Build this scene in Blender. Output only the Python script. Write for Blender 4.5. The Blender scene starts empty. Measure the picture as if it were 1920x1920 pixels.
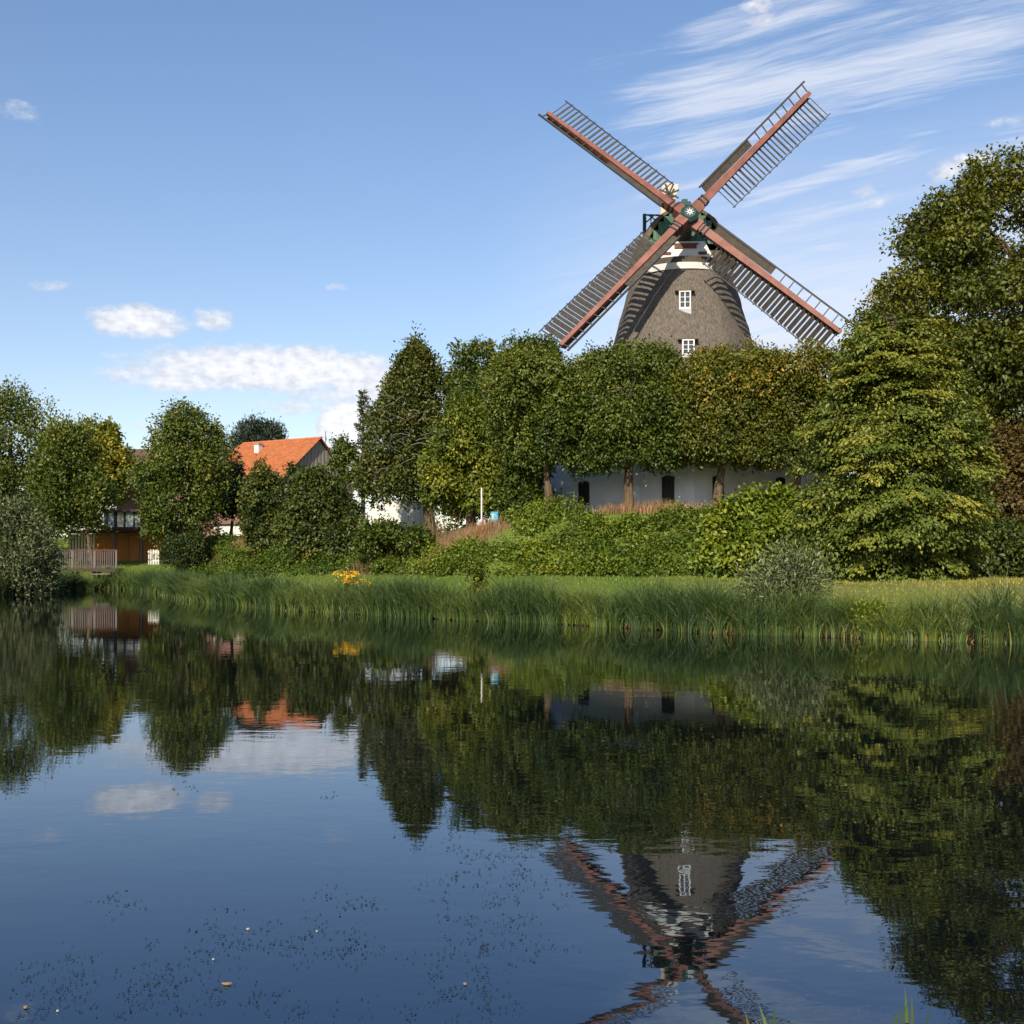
import bpy, math, random
import numpy as np
from mathutils import Vector, Matrix
R = math.radians
rng = np.random.default_rng(11)
random.seed(5)
scene = bpy.context.scene
COL = scene.collection

# ------------------------------------------------------------------ camera
cam_d = bpy.data.cameras.new('camera'); cam = bpy.data.objects.new('camera', cam_d); COL.objects.link(cam)
cam.location = (0, 0, 2.0); cam.rotation_euler = (R(90), 0, 0)
cam_d.sensor_width = 36; cam_d.lens = 37.5; cam_d.shift_y = 91 / 1920
cam_d.clip_start = 0.1; cam_d.clip_end = 9000
scene.camera = cam
scene.view_settings.view_transform = 'Standard'; scene.view_settings.look = 'None'
scene.view_settings.gamma = 1; scene.view_settings.use_curve_mapping = False
scene.view_settings.exposure = 0.6
scene.cycles.max_bounces = 6; scene.cycles.diffuse_bounces = 2; scene.cycles.glossy_bounces = 3
scene.cycles.transmission_bounces = 3; scene.cycles.transparent_max_bounces = 6
scene.cycles.use_denoising = True
SUN_AZ, SUN_EL = 16.0, 34.0          # sun stands behind the camera, SUN_AZ degrees to its left
SUN_STRENGTH, SKY_STRENGTH = 4.7, 0.11

# ------------------------------------------------------------------ node helper
class NT:
    def __init__(s, tree): s.t = tree; s.n = tree.nodes; s.l = tree.links
    def new(s, typ, **kw):
        n = s.n.new(typ)
        for k, v in kw.items(): setattr(n, k, v)
        return n
    def put(s, sock, v):
        if isinstance(v, bpy.types.NodeSocket): s.l.new(v, sock)
        elif v is not None: sock.default_value = v
    def m(s, op, a, b=None, c=None, clamp=False):
        n = s.new('ShaderNodeMath', operation=op, use_clamp=clamp)
        s.put(n.inputs[0], a); s.put(n.inputs[1], b)
        if c is not None: s.put(n.inputs[2], c)
        return n.outputs[0]
    def smooth(s, v, a, b, lo=0.0, hi=1.0):
        n = s.new('ShaderNodeMapRange', interpolation_type='SMOOTHSTEP')
        s.put(n.inputs[0], v); n.inputs[1].default_value = a; n.inputs[2].default_value = b
        n.inputs[3].default_value = lo; n.inputs[4].default_value = hi
        return n.outputs[0]
    def xyz(s, x, y, z):
        n = s.new('ShaderNodeCombineXYZ'); s.put(n.inputs[0], x); s.put(n.inputs[1], y); s.put(n.inputs[2], z); return n.outputs[0]
    def noise(s, vec, scale, detail=4, rough=0.55, dist=0.0):
        n = s.new('ShaderNodeTexNoise'); s.put(n.inputs['Vector'], vec)
        n.inputs['Scale'].default_value = scale; n.inputs['Detail'].default_value = detail
        n.inputs['Roughness'].default_value = rough; n.inputs['Distortion'].default_value = dist
        return n.outputs['Fac']
    def mix(s, f, a, b, blend='MIX'):
        n = s.new('ShaderNodeMix', data_type='RGBA', blend_type=blend)
        s.put(n.inputs[0], f); s.put(n.inputs[6], a); s.put(n.inputs[7], b); return n.outputs[2]
    def ramp(s, f, stops):
        n = s.new('ShaderNodeValToRGB'); s.put(n.inputs[0], f); e = n.color_ramp.elements
        while len(e) < len(stops): e.new(0.5)
        for i, (p, c) in enumerate(stops): e[i].position = p; e[i].color = (*c, 1)
        return n.outputs[0]
def rgb(c): return (c[0], c[1], c[2], 1.0)

# ------------------------------------------------------------------ world: sky with cirrus and cumulus (all by direction)
world = bpy.data.worlds.new('World'); scene.world = world; world.use_nodes = True
W = NT(world.node_tree); W.n.clear()
sky = W.new('ShaderNodeTexSky', sky_type='NISHITA', sun_disc=False)
sky.sun_elevation = R(SUN_EL); sky.sun_rotation = R(180 + SUN_AZ)
sky.air_density = 1.0; sky.dust_density = 0.6; sky.ozone_density = 1.6
tc = W.new('ShaderNodeTexCoord'); sp = W.new('ShaderNodeSeparateXYZ'); W.l.new(tc.outputs['Generated'], sp.inputs[0])
X, Y, Zd = sp.outputs
azr = W.m('ARCTAN2', X, Y)
elr = W.m('ARCSINE', W.m('MINIMUM', W.m('MAXIMUM', Zd, -1.0), 1.0))
AZ = W.m('MULTIPLY', azr, 57.29578); EL = W.m('MULTIPLY', elr, 57.29578)
# cirrus: streaks that climb to the right
ca, sa = math.cos(R(19)), math.sin(R(19))
cu = W.m('ADD', W.m('MULTIPLY', AZ, ca), W.m('MULTIPLY', EL, sa))
cv = W.m('SUBTRACT', W.m('MULTIPLY', EL, ca), W.m('MULTIPLY', AZ, sa))
warp = W.noise(W.xyz(W.m('MULTIPLY', AZ, .06), W.m('MULTIPLY', EL, .08), 2.0), 1.0, 3, .5)
cv = W.m('ADD', W.m('ADD', cv, W.m('MULTIPLY', W.m('SUBTRACT', warp, .5), 2.2)), W.m('MULTIPLY', W.m('MULTIPLY', cu, cu), .006))
n1 = W.noise(W.xyz(W.m('MULTIPLY', cu, 0.085), W.m('MULTIPLY', cv, 1.15), 3.1), 1.0, 8, 0.62, 0.45)
n2 = W.noise(W.xyz(W.m('MULTIPLY', cu, 0.05), W.m('MULTIPLY', cv, 0.17), 7.7), 1.0, 3, 0.5, 0.2)
n3 = W.noise(W.xyz(W.m('MULTIPLY', cu, 0.30), W.m('MULTIPLY', cv, 4.2), 1.4), 1.0, 6, 0.65, 0.6)
streak = W.m('ADD', W.m('MULTIPLY', n1, 0.7), W.m('MULTIPLY', n3, 0.3))
def azel(px, row):
    x, z = (px - 960) / 2000, (1051 - row) / 2000
    return math.degrees(math.atan(x)), math.degrees(math.atan(z / math.sqrt(1 + x * x)))
cir = None
for (p0, r0, p1, r1, wd_, amp) in ((1060, 262, 2150, -70, 2.8, 1.0), (1030, 135, 1480, 40, .45, .45), (1180, 130, 1700, -60, 1.2, .8), (1290, 420, 1850, 205, .85, .95), (1080, 385, 1480, 300, .5, .5),
                              (980, 530, 1290, 490, .4, .65), (1330, 460, 1780, 330, 1.1, .85), (1340, 505, 1790, 400, .9, .9), (1360, 570, 1760, 480, 1.3, .95), (1020, 600, 1280, 560, .9, .5), (1750, 300, 2250, 190, 1.4, .8), (1900, 480, 2600, 300, 2.5, .7), (2100, 120, 3000, -100, 3.0, .8), (-900, 300, -300, 160, 2.5, .6)):
    a0, e0 = azel(p0, r0); a1, e1 = azel(p1, r1); L_ = math.hypot(a1 - a0, e1 - e0); ux, uy = (a1 - a0) / L_, (e1 - e0) / L_
    dA, dE = W.m('SUBTRACT', AZ, a0), W.m('SUBTRACT', EL, e0)
    tt = W.m('DIVIDE', W.m('ADD', W.m('MULTIPLY', dA, ux), W.m('MULTIPLY', dE, uy)), L_)
    qq = W.m('DIVIDE', W.m('SUBTRACT', W.m('SUBTRACT', W.m('MULTIPLY', dE, ux), W.m('MULTIPLY', dA, uy)), W.m('MULTIPLY', W.m('SUBTRACT', warp, .5), 2.2)), wd_)
    f = W.m('MULTIPLY', W.m('SUBTRACT', 1.0, W.m('MULTIPLY', qq, qq), clamp=True), W.m('MULTIPLY', W.smooth(tt, 0, .3), W.smooth(tt, 1.0, .7)))
    f = W.m('MULTIPLY', f, amp); cir = f if cir is None else W.m('MAXIMUM', cir, f)
cir = W.m('MULTIPLY', W.smooth(W.m('ADD', W.m('MULTIPLY', cir, .75), W.m('MULTIPLY', W.m('SUBTRACT', streak, .50), 3.3)), .05, 1.25), W.smooth(cir, 0, .3))
cir = W.m('MULTIPLY', cir, .76)
veil = W.m('MULTIPLY', W.m('MULTIPLY', W.smooth(AZ, -3.0, 12.0), W.smooth(EL, 24.0, 9.0)), W.smooth(n1, .3, .7, .5, 1.0))
cir = W.m('MAXIMUM', cir, veil)
# cumulus: puffs, each an ellipse of direction broken up by noise
dvec = W.xyz(W.m('MULTIPLY', AZ, 1.0), W.m('MULTIPLY', EL, 1.6), 0.0)
pn = W.noise(dvec, 0.55, 5, 0.55, 0.3)
pn2 = W.noise(dvec, 1.5, 4, 0.55, 0.0)
cum = None
for (px, row, wx, wy, amp) in ((258, 603, 105, 36, 1.15), (400, 598, 44, 26, .9), (45, 212, 60, 22, .5), (540, 692, 340, 52, 1.25), (330, 708, 150, 36, .95),
                               (700, 735, 200, 50, .95), (590, 765, 190, 18, .62), (650, 800, 62, 54, 2.2), (690, 840, 90, 60, 2.2), (100, 535, 50, 14, .42), (270, 795, 30, 12, .5),
                               (635, 540, 34, 10, .5), (1420, 8, 40, 18, .75), (1425, 38, 40, 14, .6), (1815, 300, 55, 20, .85), (1780, 325, 40, 18, .8), (1620, 360, 32, 14, .55),
                               (1640, 382, 26, 14, .55), (1890, 228, 50, 14, .5)):
    a0, e0 = azel(px, row); sx = wx / 2000 * 57.3; sy = wy / 2000 * 57.3
    dx = W.m('DIVIDE', W.m('SUBTRACT', AZ, a0), sx); dy = W.m('DIVIDE', W.m('SUBTRACT', EL, e0), sy)
    r2 = W.m('ADD', W.m('MULTIPLY', dx, dx), W.m('MULTIPLY', dy, dy))
    g = W.m('MULTIPLY', W.m('SUBTRACT', 1.0, r2, clamp=True), amp)
    cum = g if cum is None else W.m('MAXIMUM', cum, g)
pnn = W.m('ADD', W.m('MULTIPLY', pn, 0.65), W.m('MULTIPLY', pn2, 0.35))
cumd = W.smooth(W.m('ADD', cum, W.m('MULTIPLY', W.m('SUBTRACT', pnn, 0.5), 2.0)), 0.15, 0.95)
cumd = W.m('MULTIPLY', cumd, W.smooth(cum, 0.0, 0.12))
lp = W.m('MULTIPLY', W.m('ADD', W.m('MULTIPLY', W.m('SUBTRACT', pn2, 0.5), 0.9), 0.97), W.smooth(cum, 0.2, 1.7, 0.95, 1.3))
skyc = W.mix(W.smooth(EL, -2.0, 34.0), (1.04, .93, .90, 1), (.90, .98, 1.07, 1))
base = W.mix(1.0, sky.outputs[0], skyc, 'MULTIPLY')
CK = 5.8
with_ci = W.mix(cir, base, (0.86 * CK, 0.90 * CK, 1.0 * CK, 1))
ccol = W.mix(1.0, (0.86 * CK, 0.87 * CK, 0.93 * CK, 1), W.xyz(lp, lp, lp), 'MULTIPLY')
full = W.mix(W.m('MULTIPLY', cumd, 0.9), with_ci, ccol)
bg = W.new('ShaderNodeBackground'); W.l.new(full, bg.inputs[0]); bg.inputs[1].default_value = SKY_STRENGTH
wo = W.new('ShaderNodeOutputWorld'); W.l.new(bg.outputs[0], wo.inputs[0])

sun_d = bpy.data.lights.new('sun', 'SUN'); sun_d.energy = SUN_STRENGTH; sun_d.angle = R(0.8); sun_d.color = (1.0, 0.88, 0.70)
sun = bpy.data.objects.new('sun', sun_d); COL.objects.link(sun)
S = Vector((-math.sin(R(SUN_AZ)) * math.cos(R(SUN_EL)), -math.cos(R(SUN_AZ)) * math.cos(R(SUN_EL)), math.sin(R(SUN_EL))))
sun.location = S * 200; sun.rotation_euler = S.to_track_quat('Z', 'Y').to_euler()

# ------------------------------------------------------------------ materials
def mat(name, c, rough=0.75, var=0.0, scale=3.0, bump=0.0, bscale=None, spec=0.3, stretch=(1, 1, 1), c2=None, metal=0.0):
    m = bpy.data.materials.new(name); m.use_nodes = True; T = NT(m.node_tree)
    b = T.n['Principled BSDF']; b.inputs['Roughness'].default_value = rough
    b.inputs['Specular IOR Level'].default_value = spec; b.inputs['Metallic'].default_value = metal
    co = T.new('ShaderNodeTexCoord'); mp = T.new('ShaderNodeMapping'); T.l.new(co.outputs['Object'], mp.inputs[0]); mp.inputs['Scale'].default_value = stretch
    if var or c2:
        f = T.noise(mp.outputs[0], scale, 6, 0.6)
        lo = c2 if c2 else tuple(x * (1 - var) for x in c); hi = c if c2 else tuple(min(1, x * (1 + var)) for x in c)
        T.l.new(T.ramp(f, [(0.32, lo), (0.68, hi)]), b.inputs['Base Color'])
    else: b.inputs['Base Color'].default_value = rgb(c)
    if bump:
        f2 = T.noise(mp.outputs[0], bscale or scale * 4, 5, 0.6)
        bp = T.new('ShaderNodeBump'); bp.inputs['Strength'].default_value = bump; bp.inputs['Distance'].default_value = 0.05
        T.l.new(f2, bp.inputs['Height']); T.l.new(bp.outputs[0], b.inputs['Normal'])
    return m
def leafmat(name, stops, trans=0.16, rough=0.5, spec=0.35, tcol=None, warm=(1.36, 1.24, .72)):
    m = bpy.data.materials.new(name); m.use_nodes = True; T = NT(m.node_tree); T.n.clear()
    at = T.new('ShaderNodeAttribute'); at.attribute_name = 'tint'
    c = T.ramp(at.outputs['Fac'], [(p, (q[0] * warm[0], q[1] * warm[1], q[2] * warm[2])) for p, q in stops])
    b = T.new('ShaderNodeBsdfPrincipled'); b.inputs['Roughness'].default_value = rough; b.inputs['Specular IOR Level'].default_value = spec
    T.l.new(c, b.inputs['Base Color'])
    tr = T.new('ShaderNodeBsdfTranslucent'); T.l.new(T.mix(1.0, c, (*(tcol or (1.5, 1.35, 0.5)), 1), 'MULTIPLY'), tr.inputs[0])
    mx = T.new('ShaderNodeMixShader'); mx.inputs[0].default_value = trans
    T.l.new(b.outputs[0], mx.inputs[1]); T.l.new(tr.outputs[0], mx.inputs[2])
    o = T.new('ShaderNodeOutputMaterial'); T.l.new(mx.outputs[0], o.inputs[0]); return m

# ------------------------------------------------------------------ mesh helpers
def link(o, parent=None):
    COL.objects.link(o)
    if parent: o.parent = parent
    return o
def empty(name, loc, label, cat, group=None, rz=0.0):
    o = bpy.data.objects.new(name, None); o.empty_display_size = .3; link(o); o.location = loc; o.rotation_euler = (0, 0, rz)
    o['label'] = label; o['category'] = cat
    if group: o['group'] = group
    return o
def tag(o, label=None, cat=None, group=None, kind=None):
    for k, v in (('label', label), ('category', cat), ('group', group), ('kind', kind)):
        if v: o[k] = v
    return o
def nmesh(name, V, F, mats, parent=None, loc=None, smooth=False, tint=None, midx=None):
    """V (n,3), F (m,3) or (m,4) arrays -> linked object"""
    V = np.asarray(V, dtype=np.float32); F = np.asarray(F, dtype=np.int32); k = F.shape[1]
    me = bpy.data.meshes.new(name)
    me.vertices.add(len(V)); me.vertices.foreach_set('co', V.ravel())
    me.loops.add(F.size); me.loops.foreach_set('vertex_index', F.ravel())
    me.polygons.add(len(F)); me.polygons.foreach_set('loop_start', np.arange(0, F.size, k, dtype=np.int32))
    if smooth: me.polygons.foreach_set('use_smooth', np.ones(len(F), dtype=bool))
    if tint is not None:
        a = me.attributes.new('tint', 'FLOAT', 'FACE'); a.data.foreach_set('value', np.asarray(tint, dtype=np.float32))
    for mm in (mats if isinstance(mats, (list, tuple)) else [mats]): me.materials.append(mm)
    me.update(calc_edges=True); me.validate()
    o = bpy.data.objects.new(name, me); link(o, parent)
    if loc is not None: o.location = loc
    return o
class MB:
    """collects simple solids, builds ONE mesh"""
    def __init__(s): s.v = []; s.f = []; s.m = []
    def add(s, vs, fs, mi=0):
        n = len(s.v); s.v += [tuple(v) for v in vs]; s.f += [tuple(i + n for i in f) for f in fs]; s.m += [mi] * len(fs); return s
    def box(s, x0, x1, y0, y1, z0, z1, mi=0):
        return s.add([(x0, y0, z0), (x1, y0, z0), (x1, y1, z0), (x0, y1, z0), (x0, y0, z1), (x1, y0, z1), (x1, y1, z1), (x0, y1, z1)],
                     [(0, 3, 2, 1), (4, 5, 6, 7), (0, 1, 5, 4), (1, 2, 6, 5), (2, 3, 7, 6), (3, 0, 4, 7)], mi)
    def obox(s, o, ax, ay, az, x0, x1, y0, y1, z0, z1, mi=0):
        o, ax, ay, az = map(Vector, (o, ax, ay, az))
        P = [o + ax * x + ay * y + az * z for z in (z0, z1) for (x, y) in ((x0, y0), (x1, y0), (x1, y1), (x0, y1))]
        return s.add(P, [(0, 3, 2, 1), (4, 5, 6, 7), (0, 1, 5, 4), (1, 2, 6, 5), (2, 3, 7, 6), (3, 0, 4, 7)], mi)
    def bar(s, p0, p1, w, h, mi=0, up=(0, 0, 1), w1=None, h1=None):
        p0, p1 = Vector(p0), Vector(p1); d = (p1 - p0).normalized(); up = Vector(up)
        if abs(d.dot(up)) > .98: up = Vector((1, 0, 0))
        sd = d.cross(up).normalized(); u = sd.cross(d); w1 = w if w1 is None else w1; h1 = h if h1 is None else h1
        P = []
        for p, a, b in ((p0, w / 2, h / 2), (p1, w1 / 2, h1 / 2)): P += [p - sd * a - u * b, p + sd * a - u * b, p + sd * a + u * b, p - sd * a + u * b]
        return s.add(P, [(0, 1, 2, 3), (7, 6, 5, 4), (0, 4, 5, 1), (1, 5, 6, 2), (2, 6, 7, 3), (3, 7, 4, 0)], mi)
    def tube(s, pts, rad, n=7, mi=0):
        pts = [Vector(p) for p in pts]; base = len(s.v); vs = []; fs = []
        for i, p in enumerate(pts):
            d = (pts[min(i + 1, len(pts) - 1)] - pts[max(i - 1, 0)]).normalized()
            a = d.cross(Vector((0, 1, .17))).normalized(); b = d.cross(a)
            for k in range(n):
                t = 2 * math.pi * k / n; vs.append(p + (a * math.cos(t) + b * math.sin(t)) * rad[i])
        for i in range(len(pts) - 1):
            for k in range(n):
                k2 = (k + 1) % n; fs.append((i * n + k, i * n + k2, (i + 1) * n + k2, (i + 1) * n + k))
        fs.append(tuple(range(n))[::-1]); fs.append(tuple((len(pts) - 1) * n + k for k in range(n)))
        return s.add(vs, fs, mi)
    def lathe(s, c, prof, n=24, mi=0, cap=True):
        c = Vector(c); vs = []; fs = []
        for (r, z) in prof:
            for k in range(n):
                t = 2 * math.pi * k / n; vs.append(c + Vector((r * math.cos(t), r * math.sin(t), z)))
        for i in range(len(prof) - 1):
            for k in range(n):
                k2 = (k + 1) % n; fs.append((i * n + k, i * n + k2, (i + 1) * n + k2, (i + 1) * n + k))
        if cap: fs.append(tuple(range(n))[::-1]); fs.append(tuple((len(prof) - 1) * n + k for k in range(n)))
        return s.add(vs, fs, mi)
    def build(s, name, mats, parent=None, loc=None, smooth=False):
        me = bpy.data.meshes.new(name); me.from_pydata(s.v, [], s.f)
        for mm in (mats if isinstance(mats, (list, tuple)) else [mats]): me.materials.append(mm)
        me.polygons.foreach_set('material_index', s.m)
        if smooth: me.polygons.foreach_set('use_smooth', [True] * len(s.f))
        me.update(); o = bpy.data.objects.new(name, me); link(o, parent)
        if loc is not None: o.location = loc
        return o
def PX(px, d): return (px - 960) / 2000 * d           # surveyed positions: bearing and distance -> metres
def PZ(row, d): return 2 + (1051 - row) / 2000 * d

# ------------------------------------------------------------------ ground and pond
bank_px = [(-700, 1120), (-300, 1122), (0, 1116), (60, 1111), (130, 1106), (210, 1104.5), (265, 1108), (300, 1113), (330, 1121), (380, 1130), (460, 1137), (540, 1145), (620, 1149.5), (700, 1153), (850, 1163),
           (1000, 1168), (1180, 1178), (1300, 1186), (1400, 1190), (1500, 1192), (1700, 1200), (1920, 1207), (2300, 1222), (2900, 1238)]
bank = [(PX(p, 4000 / (r - 1051)), 4000 / (r - 1051)) for p, r in bank_px]
pond = np.array(bank + [(62, 2.8), (8, 2.6), (0, 3.0), (-9, 2.4), (-80, 2.8)])
def sdist(px, py):
    """metres from the pond edge, positive on land"""
    px = np.asarray(px, float); py = np.asarray(py, float); d2 = np.full(px.shape, 1e9); ins = np.zeros(px.shape, bool); n = len(pond)
    for i in range(n):
        ax, ay = pond[i]; bx, by = pond[(i + 1) % n]; ex, ey = bx - ax, by - ay
        t = np.clip(((px - ax) * ex + (py - ay) * ey) / (ex * ex + ey * ey), 0, 1)
        d2 = np.minimum(d2, (px - ax - t * ex) ** 2 + (py - ay - t * ey) ** 2)
        ins ^= ((ay > py) != (by > py)) & (px < ex * (py - ay) / (ey if ey else 1e-9) + ax)
    return np.where(ins, -1, 1) * np.sqrt(d2)
def sm(v, a, b):
    t = np.clip((v - a) / (b - a), 0, 1); return t * t * (3 - 2 * t)
toe_x = [-200, -30, -27, -24, -20, -7.5, -1.5, 7, 13, 22, 40, 200]
toe_y = [96, 92, 86, 77, 72, 60, 51.5, 48.5, 48, 49, 52, 70]
def ground_h(x, y, s=None):
    x = np.asarray(x, float); y = np.asarray(y, float)
    if s is None: s = sdist(x, y)
    lawn = 1.2 + 0.75 * sm(x, -4, -26) if False else 1.2 + 0.75 * (1 - sm(x, -27, -4))
    far = np.where(y > 12, 1.0, 0.0)
    land = 0.04 + 0.12 * sm(s, 0, 0.8) + (lawn - 0.16) * sm(s, 1.2, 12)
    near = 0.1 + 0.35 * sm(s, 0, 1.2)
    h = np.where(far > 0, land, near)
    ty = np.interp(x, toe_x, toe_y)
    rise = 2.1 + 1.2 * sm(x, -9, 4)
    h = h + far * rise * sm(y, ty, ty + 8.5) * (1 - sm(y, 150, 400))
    bed = np.maximum(-1.4, 0.04 + s * 0.9)
    h = np.where(s < 0, bed - 0.0, h)
    bumps = 0.05 * np.sin(x * 1.3 + np.sin(y * .7)) * np.cos(y * 1.1 + 1) * sm(s, 1, 4)
    return h + bumps
def axis(lo, hi, step, out, growth=1.35):
    a = list(np.arange(lo, hi + .01, step)); d = step
    while a[-1] < out: d *= growth; a.append(a[-1] + d)
    d = step; pre = [a[0]]
    while pre[0] > -out: d *= growth; pre.insert(0, pre[0] - d)
    return np.array(pre[:-1] + a)
gx = axis(-62, 40, 0.5, 4000); gy = axis(0, 108, 0.5, 4000)
GX, GY = np.meshgrid(gx, gy); SD = sdist(GX.ravel(), GY.ravel()); GH = ground_h(GX.ravel(), GY.ravel(), SD)
nx, ny = len(gx), len(gy); ii = np.arange(nx * ny).reshape(ny, nx)
FQ = np.stack([ii[:-1, :-1].ravel(), ii[:-1, 1:].ravel(), ii[1:, 1:].ravel(), ii[1:, :-1].ravel()], 1)
gm = bpy.data.materials.new('meadow'); gm.use_nodes = True; T = NT(gm.node_tree); b = T.n['Principled BSDF']
b.inputs['Roughness'].default_value = .95; b.inputs['Specular IOR Level'].default_value = .1
gtc = T.new('ShaderNodeTexCoord'); sep = T.new('ShaderNodeSeparateXYZ'); T.l.new(gtc.outputs['Object'], sep.inputs[0])
g1 = T.noise(gtc.outputs['Object'], 0.35, 5, .6); g2 = T.noise(gtc.outputs['Object'], 6.0, 5, .7)
green = T.ramp(g2, [(.3, (.065, .105, .016)), (.7, (.135, .19, .034))])
dry = T.ramp(g2, [(.3, (.13, .105, .035)), (.7, (.25, .19, .075))])
dryf = T.m('ADD', T.smooth(sep.outputs[0], 2.0, 20.0, 0.0, .75), T.m('MULTIPLY', T.m('SUBTRACT', g1, .5), 1.6), clamp=True)
soil = T.ramp(g2, [(.3, (.02, .014, .008)), (.7, (.06, .043, .024))])
cg = T.mix(dryf, green, dry)
ddx = T.m('DIVIDE', T.m('ADD', sep.outputs[0], 3.6), 4.6); ddy = T.m('DIVIDE', T.m('SUBTRACT', sep.outputs[1], 60.5), 5.0)
bare = T.m('ADD', T.m('SUBTRACT', 1.0, T.m('ADD', T.m('MULTIPLY', ddx, ddx), T.m('MULTIPLY', ddy, ddy))), T.m('MULTIPLY', T.m('SUBTRACT', g2, .5), 1.2))
path_c = T.ramp(g2, [(.3, (.085, .055, .03)), (.7, (.19, .125, .07))]); cg = T.mix(T.smooth(bare, 0, .35), cg, path_c); cg = T.mix(T.smooth(sep.outputs[2], .16, .08), cg, soil)
T.l.new(cg, b.inputs['Base Color']); bp = T.new('ShaderNodeBump'); bp.inputs['Strength'].default_value = .6; bp.inputs['Distance'].default_value = .08
T.l.new(T.noise(gtc.outputs['Object'], 14, 4, .7), bp.inputs['Height']); T.l.new(bp.outputs[0], b.inputs['Normal'])
ground = nmesh('ground', np.stack([GX.ravel(), GY.ravel(), GH], 1), FQ, gm, smooth=True); tag(ground, kind='structure')
# water
wm = bpy.data.materials.new('pond_water'); wm.use_nodes = True; T = NT(wm.node_tree); b = T.n['Principled BSDF']
b.inputs['Base Color'].default_value = (.0028, .0042, .0052, 1); b.inputs['Roughness'].default_value = .012; b.inputs['IOR'].default_value = 2.2; b.inputs['Specular Tint'].default_value = (.46, .72, 1.0, 1); b.inputs['Specular IOR Level'].default_value = .5
wtc = T.new('ShaderNodeTexCoord'); mp = T.new('ShaderNodeMapping'); T.l.new(wtc.outputs['Object'], mp.inputs[0]); mp.inputs['Scale'].default_value = (.55, 1.0, 1); mp.inputs['Rotation'].default_value = (0, 0, R(8))
w1 = T.noise(mp.outputs[0], 2.6, 3, .5, .3); w2 = T.noise(mp.outputs[0], 9.0, 2, .5, .2); w3 = T.noise(wtc.outputs['Object'], .16, 3, .5, .2)
amp = T.smooth(w3, .38, .62, .35, 1.0)
hh = T.m('MULTIPLY', T.m('ADD', w1, T.m('MULTIPLY', w2, .22)), amp)
bp = T.new('ShaderNodeBump'); bp.inputs['Strength'].default_value = 1.0; bp.inputs['Distance'].default_value = .0023
T.l.new(hh, bp.inputs['Height']); T.l.new(bp.outputs[0], b.inputs['Normal'])
bmw = MB(); bmw.add([(-140, 1, 0), (90, 1, 0), (90, 84, 0), (-140, 84, 0)], [(0, 1, 2, 3)])
tag(bmw.build('water', wm), kind='structure')
def gz(x, y): return float(ground_h(np.array([x]), np.array([y]))[0])

# ------------------------------------------------------------------ windmill
M_thatch = mat('thatch', (.172, .150, .127), .95, scale=3.4, bump=1.0, bscale=9, spec=.1, stretch=(3.2, 3.2, .9), c2=(.070, .060, .050))
M_thatch2 = mat('cap_thatch', (.15, .122, .09), .95, scale=2.4, bump=.8, bscale=18, spec=.1, stretch=(3, 3, .8), c2=(.075, .06, .042))
M_white = mat('white_paint', (.60, .59, .57), .6, .06, 1.5, bump=.1)
M_plaster = mat('white_plaster', (.54, .57, .69), .85, .10, .9, bump=.2, bscale=20)
M_red = mat('red_oxide_paint', (.185, .072, .052), .6, .3, 1.3, bump=.25)
M_dark = mat('weathered_board', (.058, .047, .035), .8, .3, 3, bump=.3)
M_slat = mat('slat_wood', (.062, .056, .050), .75, .25, 4, bump=.2)
M_rail = mat('dark_rail', (.045, .047, .05), .7, .2, 3)
M_green = mat('green_paint', (.075, .165, .10), .6, scale=2.0, bump=.3, stretch=(5, 5, .7), c2=(.022, .07, .045))
M_greend = mat('dark_green_iron', (.012, .045, .04), .5, .2, 3)
M_lead = mat('lead_scales', (.20, .25, .25), .5, .3, 5, bump=.4)
M_brown = mat('brown_paint', (.12, .05, .035), .7, .2, 3)
M_glass = mat('window_glass', (.03, .04, .055), .08, spec=.7)
M_black = mat('dark_opening', (.012, .012, .012), .5, .2, 3)
M_cream = mat('cream_board', (.46, .42, .34), .7, .06, 2)
AX, AY = 11.52, 72.7
mill = empty('windmill', (AX, AY, 4.4), 'thatched windmill with four red-stocked slatted sails on a white octagonal base', 'windmill')
o0 = Vector((AX, AY, 4.4))
def ml(p): return Vector(p) - o0     # world -> mill space
# smock: octagon with softened arrises
prof = [(9.3, 8.6), (10.5, 7.55), (12, 6.7), (14, 5.72), (16, 4.93), (16.7, 4.68), (18, 4.29), (19.2, 3.97), (20.25, 3.66), (20.8, 3.45), (21.4, 3.15)]
nseg = 64; V = []; zs = np.linspace(9.3, 21.35, 40); rs = np.interp(zs, [p[0] for p in prof], [p[1] for p in prof])
for z, r in zip(zs, rs):
    for k in range(nseg):
        t = 2 * math.pi * k / nseg; q = (t - R(5) + math.pi / 8) % (math.pi / 4) - math.pi / 8
        rr = r * (0.55 + 0.45 * (math.cos(math.pi / 8) / math.cos(math.pi / 8 - abs(q)) if False else math.cos(math.pi / 8) / math.cos(q)) * 1.045)
        rr *= 1 + .006 * math.sin(t * 9 + z * 3) + .004 * math.sin(t * 23 + z * 7)
        V.append((rr * math.sin(t), -rr * math.cos(t), z - 4.4))
nz = len(zs); F = [(i * nseg + k, i * nseg + (k + 1) % nseg, (i + 1) * nseg + (k + 1) % nseg, (i + 1) * nseg + k) for i in range(nz - 1) for k in range(nseg)]
nmesh('thatched_tower', V, F, M_thatch, mill, smooth=True)
def tower_r(z): return float(np.interp(z, zs, rs))
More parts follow.
